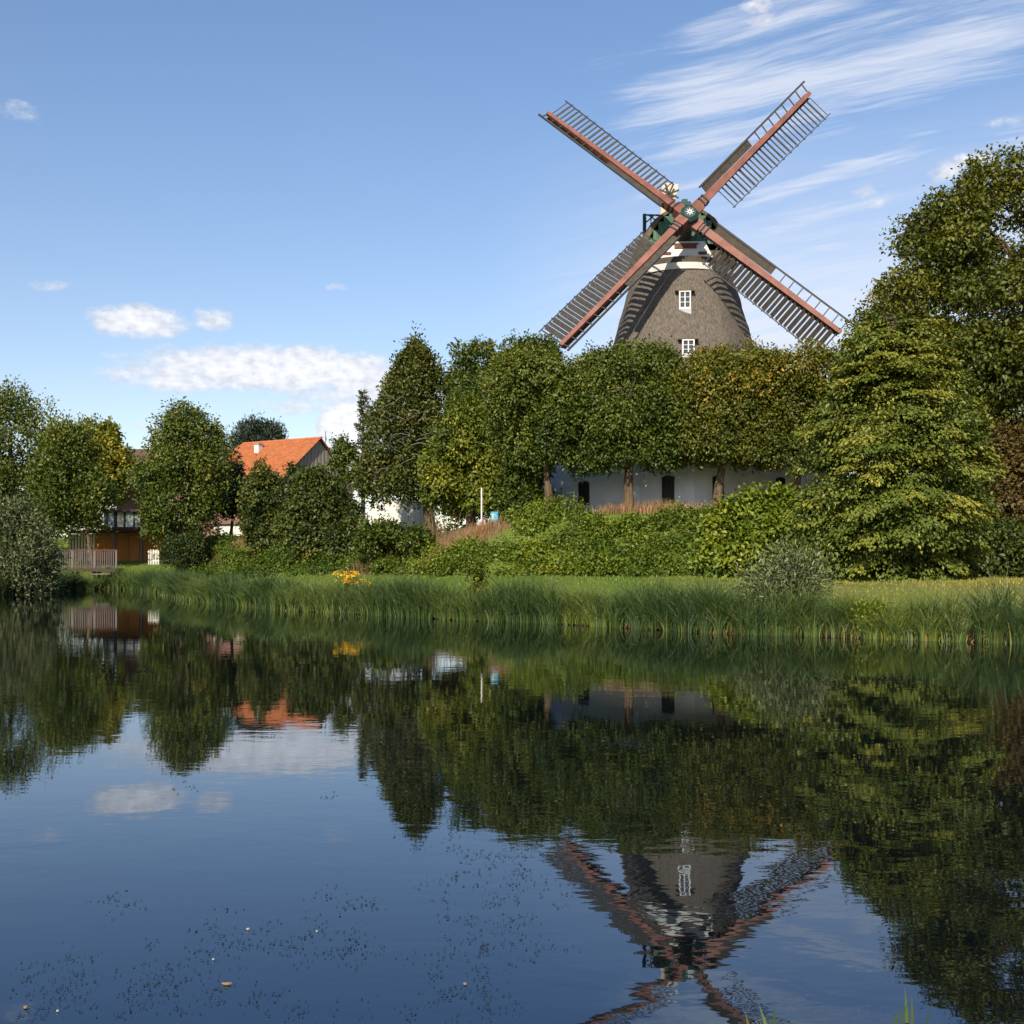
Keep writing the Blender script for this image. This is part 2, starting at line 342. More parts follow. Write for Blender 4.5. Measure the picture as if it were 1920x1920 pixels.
# base: octagonal rendered wall, corner turned towards the pond
RB = 11.0; d0 = -5.0
cor = [Vector((RB * math.sin(R(d0 + 45 * k)), -RB * math.cos(R(d0 + 45 * k)), 0)) for k in range(8)]
bw = MB(); zb0, zb1 = -1.2, 4.7
vin = [c * 0.955 for c in cor]
wins = []   # (facet k0->k1, px, rows)
for k in range(8):
    a, c2 = cor[k], cor[(k + 1) % 8]
    bw.add([(a.x, a.y, zb0), (c2.x, c2.y, zb0), (c2.x, c2.y, zb1), (a.x, a.y, zb1)], [(0, 1, 2, 3)])
base_wall = bw.build('base_wall', M_plaster, mill)
rf = MB()
for k in range(8):
    a, c2 = cor[k] * 1.03, cor[(k + 1) % 8] * 1.03; i1, i2 = cor[k] * .68, cor[(k + 1) % 8] * .68
    rf.add([(a.x, a.y, zb1), (c2.x, c2.y, zb1), (i2.x, i2.y, zb1 + 1.1), (i1.x, i1.y, zb1 + 1.1)], [(0, 1, 2, 3)])
rf.build('base_roof', M_thatch2, mill)
for k in (7, 0): MB().bar(cor[k] * .999 + Vector((0, 0, zb0)), cor[k] * .999 + Vector((0, 0, zb1)), .07, .07).build('corner_strip', M_plaster, mill)
def facet_window(k, px, r0, r1, wid):
    """dark window with recessed pane on base facet k (corner k to k+1), at bearing px"""
    a, c2 = cor[k] + o0, cor[(k + 1) % 8] + o0; e = (c2 - a); s = (px - 960) / 2000
    t = (s * a.y - a.x) / (e.x - s * e.y); p = a + e * t; d = p.y; ex = e.normalized(); nrm = Vector((ex.y, -ex.x, 0)); 
    if nrm.y > 0: nrm = -nrm
    z0, z1 = PZ(r1, d), PZ(r0, d); o = ml((p.x, p.y, 0)); o.z = 0; up = Vector((0, 0, 1)); h0, h1 = z0 - 4.4, z1 - 4.4; w = wid / 2
    w_ = MB(); 
    w_.obox(o, ex, nrm, up, -w, -w + .09, .003, .06, h0, h1); w_.obox(o, ex, nrm, up, w - .09, w, .003, .06, h0, h1)
    w_.obox(o, ex, nrm, up, -w + .09, w - .09, .003, .06, h1 - .1, h1); w_.obox(o, ex, nrm, up, -w + .09, w - .09, .003, .055, h0, h0 + .07)
    w_.obox(o, ex, nrm, up, -.03, .03, .01, .05, h0 + .07, h1 - .1); w_.obox(o, ex, nrm, up, -w + .09, w - .09, .012, .045, h0 + (h1 - h0) * .62, h0 + (h1 - h0) * .62 + .05)
    wi = w_.build('base_window', M_black, mill)
    MB().obox(o, ex, nrm, up, -w + .09, w - .09, .002, .009, h0 + .07, h1 - .1).build('pane', M_black, wi)
    MB().obox(o, ex, nrm, up, -w - .12, w + .12, .0, .16, h0 - .13, h0 - .003).build('sill', M_white, wi)
    ar = MB(); n = 8
    for i in range(n):
        t0, t1 = -1 + 2 * i / n, -1 + 2 * (i + 1) / n; y0, y1 = .1 * (1 - t0 * t0), .1 * (1 - t1 * t1)
        P = [o + ex * (w * tt) + nrm * dd + up * zz for dd in (.003, .055) for tt, zz in ((t0, h1 + .002), (t1, h1 + .002), (t1, h1 + .004 + y1), (t0, h1 + .004 + y0))]
        ar.add(P, [(0, 1, 2, 3), (4, 7, 6, 5), (0, 4, 5, 1), (2, 6, 7, 3)])
    ar.build('arch_head', M_black, wi)
facet_window(7, 1095, 905, 948, .72); facet_window(7, 1253, 895, 945, .76); facet_window(0, 1346, 895, 938, .7); facet_window(0, 1463, 898, 930, .6)
# tower windows: white casements with glazing bars
def tower_window(px, row_top, row_bot, wpx):
    d = 68.4; zc = PZ((row_top + row_bot) / 2, d)
    for _ in range(4):
        x = PX(px, d); dx = x - AX; r = tower_r(zc) * .985; d = AY - math.sqrt(max(.1, r * r - dx * dx)); zc = PZ((row_top + row_bot) / 2, d)
    z0, z1 = PZ(row_bot, d), PZ(row_top, d); w = wpx / 2000 * d / 2; slope = math.atan2(tower_r(z0) - tower_r(z1), z1 - z0)
    ang = math.atan2(dx, AY - d); ex = Vector((math.cos(ang), math.sin(ang), 0)); nrm = Vector((math.sin(ang), -math.cos(ang), 0)); up = Vector((0, 0, 1))
    dep = (z1 - z0) / 2 * math.tan(slope) + .10; o = ml((x, d, 0)); o.z = 0; a, b2 = z0 - 4.4, z1 - 4.4; f = .085
    fr = MB(); fr.obox(o, ex, nrm, up, -w, -w + f, -.5, dep, a, b2); fr.obox(o, ex, nrm, up, w - f, w, -.5, dep, a, b2)
    fr.obox(o, ex, nrm, up, -w + f, w - f, -.5, dep - .003, b2 - f * .8, b2); fr.obox(o, ex, nrm, up, -w + f, w - f, -.5, dep - .003, a, a + f * 1.5)
    fo = fr.build('tower_window', M_white, mill)
    gb = MB(); gb.obox(o, ex, nrm, up, -.035, .035, dep - .09, dep - .03, a + f * 1.5, b2 - f * .8)
    for q in (1, 2): zq = a + f * 1.5 + (b2 - a - f * 2.3) * q / 3; gb.obox(o, ex, nrm, up, -w + f, w - f, dep - .085, dep - .035, zq - .018, zq + .018)
    gb.build('glazing_bar', M_white, fo)
    for sx in (-1, 1): MB().obox(o, ex, nrm, up, min(.035 * sx, (w - f) * sx), max(.035 * sx, (w - f) * sx), dep - .13, dep - .1, a + f * 1.5, b2 - f * .8).build('pane', M_glass, fo)
    MB().obox(o, ex, nrm, up, -w - .02, w + .02, -.3, dep - .02, a - .30, a - .004).build('sill', mat('grey_lead', (.36, .37, .38), .6, .1, 3), fo)
    MB().obox(o, ex, nrm, up, -w - .25, w + .25, -.5, dep + .0, b2 + .004, b2 + .07).build('thatch_lip', M_thatch2, fo)
tower_window(1284, 547, 581, 22); tower_window(1290, 638, 668, 23)
# cap: frame with yaw so that it faces the pond
yaw, tilt, th0 = .0443, .2768, .83448
nf = Vector((-math.sin(yaw), -math.cos(yaw), 0)); rt = Vector((math.cos(yaw), -math.sin(yaw), 0)); upv = Vector((0, 0, 1))
cc = Vector((0, 0, 0))
def cp(x, f, z): return rt * x + nf * f + Vector((0, 0, z - 4.4))      # cap coordinates: right, forward, world height
half = [(21.75, 3.55), (22.2, 3.42), (22.8, 3.2), (23.3, 2.95), (23.7, 2.68), (24.1, 2.42), (24.5, 2.15), (24.8, 1.75), (25.08, 1.3), (25.28, .88), (25.42, .48), (25.46, 0)]
def section(f, s, lift=0.0, zmin=21.75):
    L = [cp(-w * s, f, max(z, zmin) * 1.0 + lift) for z, w in half]; Rr = [cp(w * s, f, max(z, zmin) + lift) for z, w in half[:-1]][::-1]
    return L + Rr
secs = [section(f, s, l, zm) for f, s, l, zm in ((2.35, .93, .02, 21.9), (1.5, 1.0, .05, 21.75), (.3, 1.03, .06, 21.75), (-1.0, 1.0, .0, 21.75), (-2.2, .86, -.25, 21.7), (-3.0, .62, -.7, 21.7), (-3.4, .2, -1.3, 21.7))]
cm = MB(); ns = len(secs[0])
for i in range(len(secs) - 1):
    for k in range(ns - 1): cm.add([secs[i][k], secs[i][k + 1], secs[i + 1][k + 1], secs[i + 1][k]], [(0, 1, 2, 3)])
capo = cm.build('cap', M_thatch2, mill, smooth=True)
# thatch verge rolled round the gablet, and the gablet itself of upright boards
vg = MB(); inner = [cp(p[0] * (1 if False else 1), 0, 0) for p in ()]
outer = section(2.37, .93, .02, 21.9)
innr = [cp(sx * max(0, w * .93 - .36), 2.42, min(z, 25.4)) for sx, lst in ((-1, half), (1, half[:-1][::-1])) for z, w in lst]
for k in range(ns - 1): vg.add([outer[k], outer[k + 1], innr[k + 1], innr[k]], [(0, 1, 2, 3)])
vg.build('cap_verge', M_thatch2, mill, smooth=True)
zz = [z for z, w in half]; ww = [max(0, w * .93 - .34) for z, w in half]
for i in range(14):
    x0, x1 = -2.45 + i * .35, -2.45 + (i + 1) * .35 - .02; xm = max(abs(x0), abs(x1)) if abs((x0 + x1) / 2) > .2 else .1
    top = float(np.interp(-xm, [-w for w in ww], zz)); top = min(top, 25.4)
    if top < 23.0: continue
    pr = .025 * (i % 2)
    MB().obox(Vector((0, 0, -4.4)), rt, nf, upv, x0, x1, 2.3, 2.40 + pr, 22.85, top).build('gablet_board', M_green, mill)
# white skirt board with scalloped lower edge
top_w, bot_w = 1.15, 2.05
def skirt_w(z): return float(np.interp(z, [21.42, 21.95, 22.95], [bot_w, 1.95, 1.2]))
sk = MB(); n = 36
for i in range(n):
    u0, u1 = -1 + 2 * i / n, -1 + 2 * (i + 1) / n
    zl = [21.55 + .10 * math.cos(u * math.pi * 5) for u in (u0, u1)]
    P = []
    for f in (2.50, 2.58): P += [cp(u0 * skirt_w(zl[0]), f, zl[0]), cp(u1 * skirt_w(zl[1]), f, zl[1]), cp(u1 * 1.25, f, 22.98), cp(u0 * 1.25, f, 22.98)]
    sk.add(P, [(4, 5, 6, 7), (3, 2, 1, 0), (0, 1, 5, 4), (2, 3, 7, 6)] + ([(0, 4, 7, 3)] if i == 0 else []) + ([(1, 2, 6, 5)] if i == n - 1 else []))
sk.build('skirt_board', M_white, mill)
MB().obox(Vector((0, 0, -4.4)), rt, nf, upv, -.72, .72, 2.585, 2.64, 22.52, 22.76).obox(Vector((0, 0, -4.4)), rt, nf, upv, -.86, .86, 2.585, 2.63, 22.765, 22.86).build('name_board', M_brown, mill)
for sx in (-1.22, 1.12):
    ov = MB(); pts = [(sx + .30 * math.copysign(abs(math.cos(t)) ** .5, math.cos(t)), 22.20 + .105 * math.copysign(abs(math.sin(t)) ** .7, math.sin(t))) for t in np.linspace(0, 2 * math.pi, 17)[:-1]]
    vs = [cp(x, 2.583, z) for x, z in pts] + [cp(x, 2.61, z) for x, z in pts]
    ov.add(vs, [tuple(range(16)), tuple(range(16, 32))[::-1]] + [(k, (k + 1) % 16, 16 + (k + 1) % 16, 16 + k) for k in range(16)]); ov.build('vent_panel', M_brown, mill)
MB().obox(Vector((0, 0, -4.4)), rt, nf, upv, -2.35, 2.35, 2.2, 2.49, 21.68, 22.4).build('skirt_backing', M_thatch2, mill)
MB().lathe((0, 0, 0), [(3.0, 16.58), (3.44, 16.58), (3.52, 16.98), (3.0, 16.98)], 48).build('curb_ring', M_white, mill)
MB().lathe((0, 0, 0), [(2.6, 16.99), (3.30, 16.99), (3.25, 17.45), (2.6, 17.45)], 40).build('curb_beam', M_dark, mill)
# canopy over the shaft, crown, brackets
hd = MB(); na = 10
for i in range(na):
    t0, t1 = math.pi * i / na, math.pi * (i + 1) / na
    for j in range(4):
        f0, f1 = 2.0 + j * .28, 2.0 + (j + 1) * .28 + .03; r0 = .80 - j * .05
        hd.add([cp(r0 * math.cos(t0), f0, 24.42 + 1.15 * r0 * math.sin(t0) + .012 * j), cp(r0 * math.cos(t1), f0, 24.42 + 1.15 * r0 * math.sin(t1) + .012 * j), cp((r0 + .03) * math.cos(t1), f1, 24.40 + 1.15 * (r0 + .03) * math.sin(t1)), cp((r0 + .03) * math.cos(t0), f1, 24.40 + 1.15 * (r0 + .03) * math.sin(t0))], [(0, 1, 2, 3)])
hd.add([cp(.63 * math.cos(math.pi * i / 10), 3.05, 24.42 + 1.15 * .63 * math.sin(math.pi * i / 10)) for i in range(11)], [tuple(range(11))])
hd.build('shaft_canopy', M_lead, mill)
cr = MB()
for x0, x1, z0, z1 in ((-.58, .58, 25.16, 25.30), (-.40, .40, 25.30, 25.44), (-.18, .18, 25.44, 25.60)): cr.obox(Vector((0, 0, -4.4)) - rt * .1, rt, nf, upv, x0, x1, 1.9, 3.1, z0, z1)
cr.build('canopy_crest', M_greend, mill)
br = MB(); br.bar(cp(-2.55, .9, 23.7), cp(-2.55, .9, 25.35), .22, .22); br.bar(cp(-2.6, .9, 25.3), cp(-1.3, .9, 25.25), .1, .1); br.bar(cp(-2.1, .9, 25.25), cp(-2.15, .9, 24.2), .07, .07)
br.bar(cp(-2.45, .9, 24.8), cp(-1.95, .9, 25.22), .08, .08); br.bar(cp(-1.75, .9, 24.9), cp(-2.2, .9, 25.22), .08, .08); br.build('hoist_bracket', M_greend, mill)
# fantail at the back of the cap
fb = MB(); fb.bar(cp(-1.05, -2.9, 23.5), cp(-.42, -3.2, 28.75), .6, .5, up=nf, w1=1.15); fan = fb.build('fantail_housing', M_cream, mill)
fz = MB(); fc = cp(-.55, -2.6, 27.9)
for k in range(4):
    a = R(20 + 45 * k); v = (rt * math.cos(a) + upv * math.sin(a)) * .75; fz.bar(fc - v, fc + v, .12, .05, up=nf)
fz.build('fantail_vane', M_dark, fan)
# sails
n3 = Vector((-math.sin(yaw) * math.cos(tilt), -math.cos(yaw) * math.cos(tilt), math.sin(tilt)))
u3 = rt.cross(n3).normalized(); u3 = u3 if u3.z > 0 else -u3
hub = ml((11.3, 68.2, 23.95))
LS = 12.2; wea = R(13)
sh = MB(); sh.tube([hub - n3 * 3.2, hub + n3 * .1], [.42, .40], 12); sh.build('windshaft', M_dark, mill)
hb = MB(); A45 = [th0 + k * math.pi / 2 for k in range(4)]
hb.tube([hub - n3 * .75, hub + n3 * .42, hub + n3 * .60], [.62, .62, .40], 8)
hb.build('hub', M_greend, mill)
st = MB()
for k in range(8):
    a = math.pi * k / 4; v = rt * math.cos(a) + u3 * math.sin(a); st.bar(hub + n3 * .62 + v * .04, hub + n3 * .62 + v * .27, .09, .03, up=n3, w1=.02)
st.build('hub_star', M_white, mill)
for k in range(4):
    a = th0 + k * math.pi / 2; A = rt * math.cos(a) + u3 * math.sin(a); CW = rt * math.sin(a) - u3 * math.cos(a)
    B = CW * math.cos(wea) - n3 * math.sin(wea); Nn = n3 * math.cos(wea) + CW * math.sin(wea)
    off = .18 if k % 2 == 0 else -.18; O = hub + n3 * off
    s = MB(); Pv = []
    for (aa, b0, b1, t0, t1) in ((.35, -.27, .26, -.28, .26), (1.6, -.25, .24, -.24, .24), (6.5, -.21, .15, -.16, .20), (12.2, -.17, .09, -.08, .14)):
        Pv += [O + A * aa + B * b0 + Nn * t0, O + A * aa + B * b1 + Nn * t0, O + A * aa + B * b1 + Nn * t1, O + A * aa + B * b0 + Nn * t1]
    for i in range(3):
        q = 4 * i; s.add([Pv[q + j] for j in range(8)], [(0, 1, 5, 4), (1, 2, 6, 5), (2, 3, 7, 6), (3, 0, 4, 7)])
    s.add(Pv[:4], [(0, 1, 2, 3)]); s.add(Pv[-4:], [(3, 2, 1, 0)])
    s.obox(O, A, B, Nn, .45, 1.0, -.37, .37, -.3, .34)
    sail = s.build('sail', M_red, mill)
    cl = MB()
    for aa in (1.15, 1.45): cl.obox(O, A, B, Nn, aa, aa + .09, -.345, .345, -.27, .33)
    cl.build('clamp', M_rail, sail)
    MB().obox(O, A, B, Nn, 1.2, 12.1, -.24, .20, -.36, -.255).build('backing_beam', M_dark, sail)
    nb = 28
    for i in range(nb):
        aa = 2.7 + i * (12.02 - 2.7) / (nb - 1); wdt = (.34, .22)[i % 2]; wl = 1.42 + .22 * i / nb
        if i in (0, nb - 1): wdt = .09
        phi = R(41 + random.uniform(-3, 3)); sd = A * math.cos(phi) - Nn * math.sin(phi); sn = Nn * math.cos(phi) + A * math.sin(phi)
        MB().obox(O + A * aa + Nn * (-.08), B, sd, sn, .16, .16 + wl, -wdt / 2, wdt / 2, -.018, .018).build('slat', M_slat, sail)
    MB().bar(O + A * 2.55 + B * (1.64) - Nn * .08, O + A * 12.25 + B * 1.86 - Nn * .08, .06, .06, up=Nn).build('trailing_rail', M_rail, sail)
    tk = MB()
    for i in range(0, nb, 2):
        aa = 2.7 + i * (12.02 - 2.7) / (nb - 1); bb = 1.64 + .22 * (i / nb); tk.obox(O + A * aa - Nn * .08, B, A, Nn, bb - .03, bb + .09, -.04, .04, -.03, .05)
    tk.build('rail_peg', M_rail, sail)['kind'] = 'stuff'
    lw = .82; BB = B; w2 = R(28); B = CW * math.cos(w2) - n3 * math.sin(w2); Nn = n3 * math.cos(w2) + CW * math.sin(w2)
    MB().obox(O + Nn * .04, A, B, Nn, 1.9, 6.5, -lw, -.29, -.025, .025).build('leading_board', M_dark, sail)
    MB().bar(O + A * 1.75 - B * lw + Nn * .06, O + A * 12.35 - B * (lw + .02) + Nn * .06, .12, .10, up=Nn).build('leading_rail', M_rail, sail)
    for i in range(8):
        aa = 7.25 + i * .69; MB().bar(O + A * aa - B * (lw - .06) + Nn * .05, O + A * aa - B * .22 + Nn * .05, .06, .05, up=Nn).build('rung', M_rail, sail)

# ------------------------------------------------------------------ foliage
def unit(v): return v / np.maximum(np.linalg.norm(v, axis=-1, keepdims=True), 1e-9)
def leafmesh(name, P, D, Nn, L, tint, m, parent=None, aspect=.62, fold=.12, loc=None):
    n = len(P); D = unit(D); s = unit(np.cross(D, Nn)); nn = np.cross(s, D); L = np.broadcast_to(np.asarray(L, float), (n,))[:, None]
    mid = P + D * L * .45
    V = np.empty((n, 4, 3)); V[:, 0] = P; V[:, 1] = mid - s * L * aspect / 2 + nn * L * fold; V[:, 2] = P + D * L - nn * L * .08; V[:, 3] = mid + s * L * aspect / 2 + nn * L * fold
    i = np.arange(n)[:, None] * 4; F = np.concatenate([i + [0, 3, 2], i + [0, 2, 1]], 1).reshape(-1, 3)
    o = nmesh(name, V.reshape(-1, 3), F, m, parent, loc=loc, tint=np.repeat(tint, 2)); o['kind'] = 'stuff'; return o
def vnoise(p, f, seed, n=7):
    r = np.random.default_rng(seed + 999); K = r.normal(size=(n, 3)); K = unit(K) * r.uniform(.6, 1.7, (n, 1)) * f
    return np.sin(p @ K.T + r.uniform(0, 6.28, n)).sum(1) / math.sqrt(n / 2)
def crown_leaves(lobes, nspray, k, leaf, spread=.45, droop=.25, upb=.15, tint0=.45, tvar=.2, lvar=.05, cull=.62, flatdir=1.0, shell=(.62, 1.06), toptint=0.0, nup=.6, shoots=.12, gap=-.75, rough=.22, seed=0):
    r = np.random.default_rng(seed); C = np.array([l[0] for l in lobes], float); Rr = np.array([l[1] for l in lobes], float)
    wgt = Rr[:, 0] * Rr[:, 1] + Rr[:, 0] * Rr[:, 2]; wgt /= wgt.sum(); ix = r.choice(len(C), int(nspray * 1.5), p=wgt)
    d = r.normal(size=(len(ix), 3)); d[:, 2] += upb; d = unit(d); rad = shell[0] + (shell[1] - shell[0]) * r.beta(2.2, 1.3, len(ix))
    pos = C[ix] + d * Rr[ix] * rad[:, None]
    mr = float(np.quantile(Rr[:, 0], .8)); nv = vnoise(pos, 2 * math.pi / (2.3 * mr), seed); pos = pos + d * (nv * rough * mr)[:, None]
    keep = (nv > gap) | (rad < .78)
    for s0 in range(0, len(ix), 4000):
        q = (pos[s0:s0 + 4000, None, :] - C[None]) / Rr[None]; dd = (q * q).sum(2); dd[np.arange(len(dd)), ix[s0:s0 + 4000]] = 9
        keep[s0:s0 + 4000] = dd.min(1) > cull * cull
    pos, d, ix, nv = pos[keep][:nspray], d[keep][:nspray], ix[keep][:nspray], nv[keep][:nspray]; n = len(pos)
    up_ = (d[:, 2] > .35) & (r.uniform(size=n) < shoots); pos[up_, 2] += r.uniform(.15, .6, up_.sum()) * Rr[ix[up_], 2]
    ltint = r.normal(0, tvar * .7, len(C))
    zmin, zmax = C[:, 2].min(), C[:, 2].max() + .01
    ax = d.copy(); ax[:, 2] *= flatdir; ax = unit(ax + r.normal(0, .45, (n, 3)) + [0, 0, -droop])
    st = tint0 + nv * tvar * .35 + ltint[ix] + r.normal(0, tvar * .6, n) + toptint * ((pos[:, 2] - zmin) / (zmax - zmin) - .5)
    j = np.arange(k)[None, :, None]
    P = pos[:, None] + ax[:, None] * spread * (j / k - .3) + r.normal(0, spread * .30, (n, k, 3))
    D = ax[:, None] + r.normal(0, .65, (n, k, 3)) + [0, 0, -droop * .6]
    N = d[:, None] * .6 + np.array([0, 0, nup]) + r.normal(0, .4, (n, k, 3))
    Lf = leaf * r.uniform(.7, 1.25, (n, k)); ti = np.clip(st[:, None] + r.normal(0, lvar, (n, k)), 0, 1)
    return P.reshape(-1, 3), D.reshape(-1, 3), N.reshape(-1, 3), Lf.ravel(), ti.ravel()
def silh_lobes(silh, d, lr, nl, seed, depth=1.0, fz=.85, edge=.45, dz=0.0, sprig=.9):
    """silhouette rows (row, left, right) surveyed at distance d -> lobes filling that volume"""
    r = np.random.default_rng(seed); rows = np.array([s[0] for s in silh], float); Lx = np.array([s[1] for s in silh], float); Rx = np.array([s[2] for s in silh], float)
    zs_ = np.array([PZ(q, d) for q in rows]); lx = np.array([PX(q, d) for q in Lx]); rx = np.array([PX(q, d) for q in Rx])
    o = np.argsort(zs_); zs_, lx, rx = zs_[o], lx[o], rx[o]; out = []; mg = np.minimum(.28, (rx - lx) * .3); lx, rx = lx + mg, rx - mg; zs_[-1] -= .25
    hmax = (rx - lx).max() / 2
    while len(out) < nl:
        z = r.uniform(zs_[0], zs_[-1]); a, b_ = np.interp(z, zs_, lx), np.interp(z, zs_, rx); hw = (b_ - a) / 2
        if r.uniform() > (hw / hmax) ** .8 + .12: continue
        q = min(lr * r.uniform(.65, 1.2), max(hw * .95, lr * .35)); qz = q * fz
        z = min(max(z, zs_[0] + qz * .8), zs_[-1] - qz * .85)
        a, b_ = np.interp(z + qz * .4, zs_, lx), np.interp(z + qz * .4, zs_, rx); a2, b2 = np.interp(z - qz * .2, zs_, lx), np.interp(z - qz * .2, zs_, rx)
        a, b_ = (a + a2) / 2, (b_ + b2) / 2; hw = (b_ - a) / 2; cx = (a + b_) / 2
        if r.uniform() < edge: t = r.choice([0, math.pi]) + r.normal(0, .35); rr = max(0, hw - q * .95)
        else: t = r.uniform(math.pi * .95, math.pi * 2.05) if r.uniform() < .72 else r.uniform(0, math.pi); rr = max(0, hw - q * .9) * math.sqrt(r.uniform(.15, 1))
        out.append(((cx + rr * math.cos(t), d + rr * math.sin(t) * depth, z + dz), (q, q, qz)))
    for i in range(int(nl * sprig)):
        c, q = out[r.integers(0, nl)]; v = r.normal(size=3) * [1, 1, .8]; v[1] = -abs(v[1]) if r.uniform() < .7 else v[1]; v[2] += .25; v /= np.linalg.norm(v); f = r.uniform(.2, .36); u = r.uniform(.95, 1.22)
        out.append(((c[0] + v[0] * q[0] * u, c[1] + v[1] * q[1] * u, c[2] + v[2] * q[2] * u), (q[0] * f, q[1] * f, q[2] * f * 1.3)))
    return out
M_bark = mat('bark', (.16, .115, .075), .95, scale=3, bump=.8, bscale=14, spec=.1, stretch=(3, 3, .6), c2=(.07, .05, .033))
M_barkg = mat('grey_bark', (.19, .165, .135), .95, scale=3, bump=.8, bscale=14, spec=.1, stretch=(3, 3, .6), c2=(.09, .075, .06))
def tube_mesh_limbs(mb, base, top, r0, lobes, nlimb, seed, lean=.12, fork=.25):
    r = random.Random(seed); base = Vector(base); top = Vector(top); n = 7; pts = []; rad = []
    for i in range(n):
        t = i / (n - 1); w = math.sin(t * 5 + seed) * lean * (t * (1 - t) * 4)
        pts.append(base.lerp(top, t) + Vector((w, w * .6, 0))); rad.append(r0 * (1.18 if i == 0 else 1) * (1 - .72 * t))
    mb.tube(pts, rad, 9)
    idx = list(range(len(lobes))); r.shuffle(idx)
    for i in idx[:nlimb]:
        c = Vector(lobes[i][0]); t = min(.95, max(fork, (c.z - base.z) / (top.z - base.z + .01) * .72)); p = base.lerp(top, t)
        mid = p.lerp(c, .5) + Vector((r.uniform(-.2, .2), r.uniform(-.2, .2), (c - p).length * .12)); rr = r0 * .42 * (1 - t * .6)
        mb.tube([p, p.lerp(mid, .55), mid, c], [rr, rr * .8, rr * .6, rr * .2], 5)
def tree(name, label, cat, silh, d, trunk_px, trunk_r, lm, nspray, k=6, leaf=.16, lr=1.2, nl=45, seed=1, group=None, foot=None, bark=None, depth=1.0, fz=.85, nlimb=16, trunk_name='trunk', topf=.8, extra=(), edge=.45, aspect=.62, sprig=.9, **kw):
    x = PX(trunk_px, d); z = gz(x, d) if foot is None else foot
    lobes = silh_lobes(silh, d, lr, nl, seed, depth, fz, edge, 0.0, sprig) + [((PX(e[0], d + (e[3] if len(e) > 3 else 0)), d + (e[3] if len(e) > 3 else 0), PZ(e[1], d)), (e[2], e[2], e[2] * fz)) for e in extra]
    t = empty(name, (x, d, z), label, cat, group); o = np.array([x, d, z])
    ztop = z + (PZ(min(s[0] for s in silh), d) - z) * topf; cx = PX(sum(s[1] + s[2] for s in silh) / len(silh) / 2, d)
    mb = MB(); tube_mesh_limbs(mb, (0, 0, -.25), (cx - x, 0, ztop - z), trunk_r, [(tuple(np.array(l[0]) - o), l[1]) for l in lobes[:nl]], nlimb, seed)
    mb.build(trunk_name, bark or M_bark, t, smooth=True)
    P, D, N, L, ti = crown_leaves(lobes, int(nspray * 1.6), k, leaf * 1.22, seed=seed, **kw)
    leafmesh('crown', P - o, D, N, L, ti, lm, t, aspect=aspect); return t
G = lambda *a: [(p, c) for p, c in a]
LM_lime = leafmat('lime_leaf', G((0, (.022, .042, .008)), (.45, (.050, .078, .013)), (.8, (.092, .112, .022)), (1, (.16, .15, .03))))
LM_olive = leafmat('lime_leaf_turning', G((0, (.030, .044, .008)), (.45, (.058, .076, .012)), (.78, (.110, .112, .018)), (1, (.24, .15, .03))))
LM_mid = leafmat('broad_leaf', G((0, (.018, .036, .007)), (.5, (.042, .070, .012)), (.8, (.075, .102, .02)), (1, (.11, .125, .025))))
LM_yel = leafmat('yellow_green_leaf', G((0, (.030, .055, .008)), (.5, (.062, .092, .011)), (.8, (.115, .135, .018)), (1, (.20, .19, .025))))
LM_dark = leafmat('dark_leaf', G((0, (.010, .022, .007)), (.5, (.024, .042, .011)), (.8, (.048, .066, .017)), (1, (.09, .10, .025))), trans=.15)
LM_yew = leafmat('yew_needle', G((0, (.012, .024, .008)), (.5, (.040, .058, .015)), (.8, (.075, .088, .024)), (1, (.11, .10, .04))), trans=.12)
LM_horn = leafmat('hornbeam_leaf', G((0, (.026, .050, .012)), (.45, (.060, .090, .020)), (.75, (.125, .145, .030)), (1, (.21, .20, .05))), warm=(1.5, 1.36, .85))
LM_big = leafmat('big_tree_leaf', G((0, (.026, .040, .006)), (.45, (.062, .078, .010)), (.75, (.115, .118, .015)), (1, (.24, .17, .025))))
LM_red = leafmat('brown_leaf', G((0, (.030, .025, .008)), (.5, (.070, .050, .013)), (.8, (.11, .075, .018)), (1, (.15, .075, .03))), warm=(1.2, 1.2, 1))
LM_ivy = leafmat('bramble_leaf', G((0, (.025, .052, .008)), (.45, (.060, .100, .012)), (.75, (.115, .155, .018)), (1, (.20, .20, .03))))
LM_hazel = leafmat('hazel_leaf', G((0, (.030, .060, .008)), (.45, (.072, .115, .012)), (.8, (.135, .170, .02)), (1, (.20, .20, .03))))
LM_willow = leafmat('willow_leaf', G((0, (.030, .046, .026)), (.5, (.062, .085, .048)), (.8, (.11, .135, .08)), (1, (.17, .19, .12))), trans=.15, warm=(1.25, 1.2, .85))
LM_pine = leafmat('pine_needle', G((0, (.012, .024, .018)), (.5, (.028, .045, .034)), (1, (.06, .08, .055))), trans=.1, warm=(1.1, 1.1, 1))

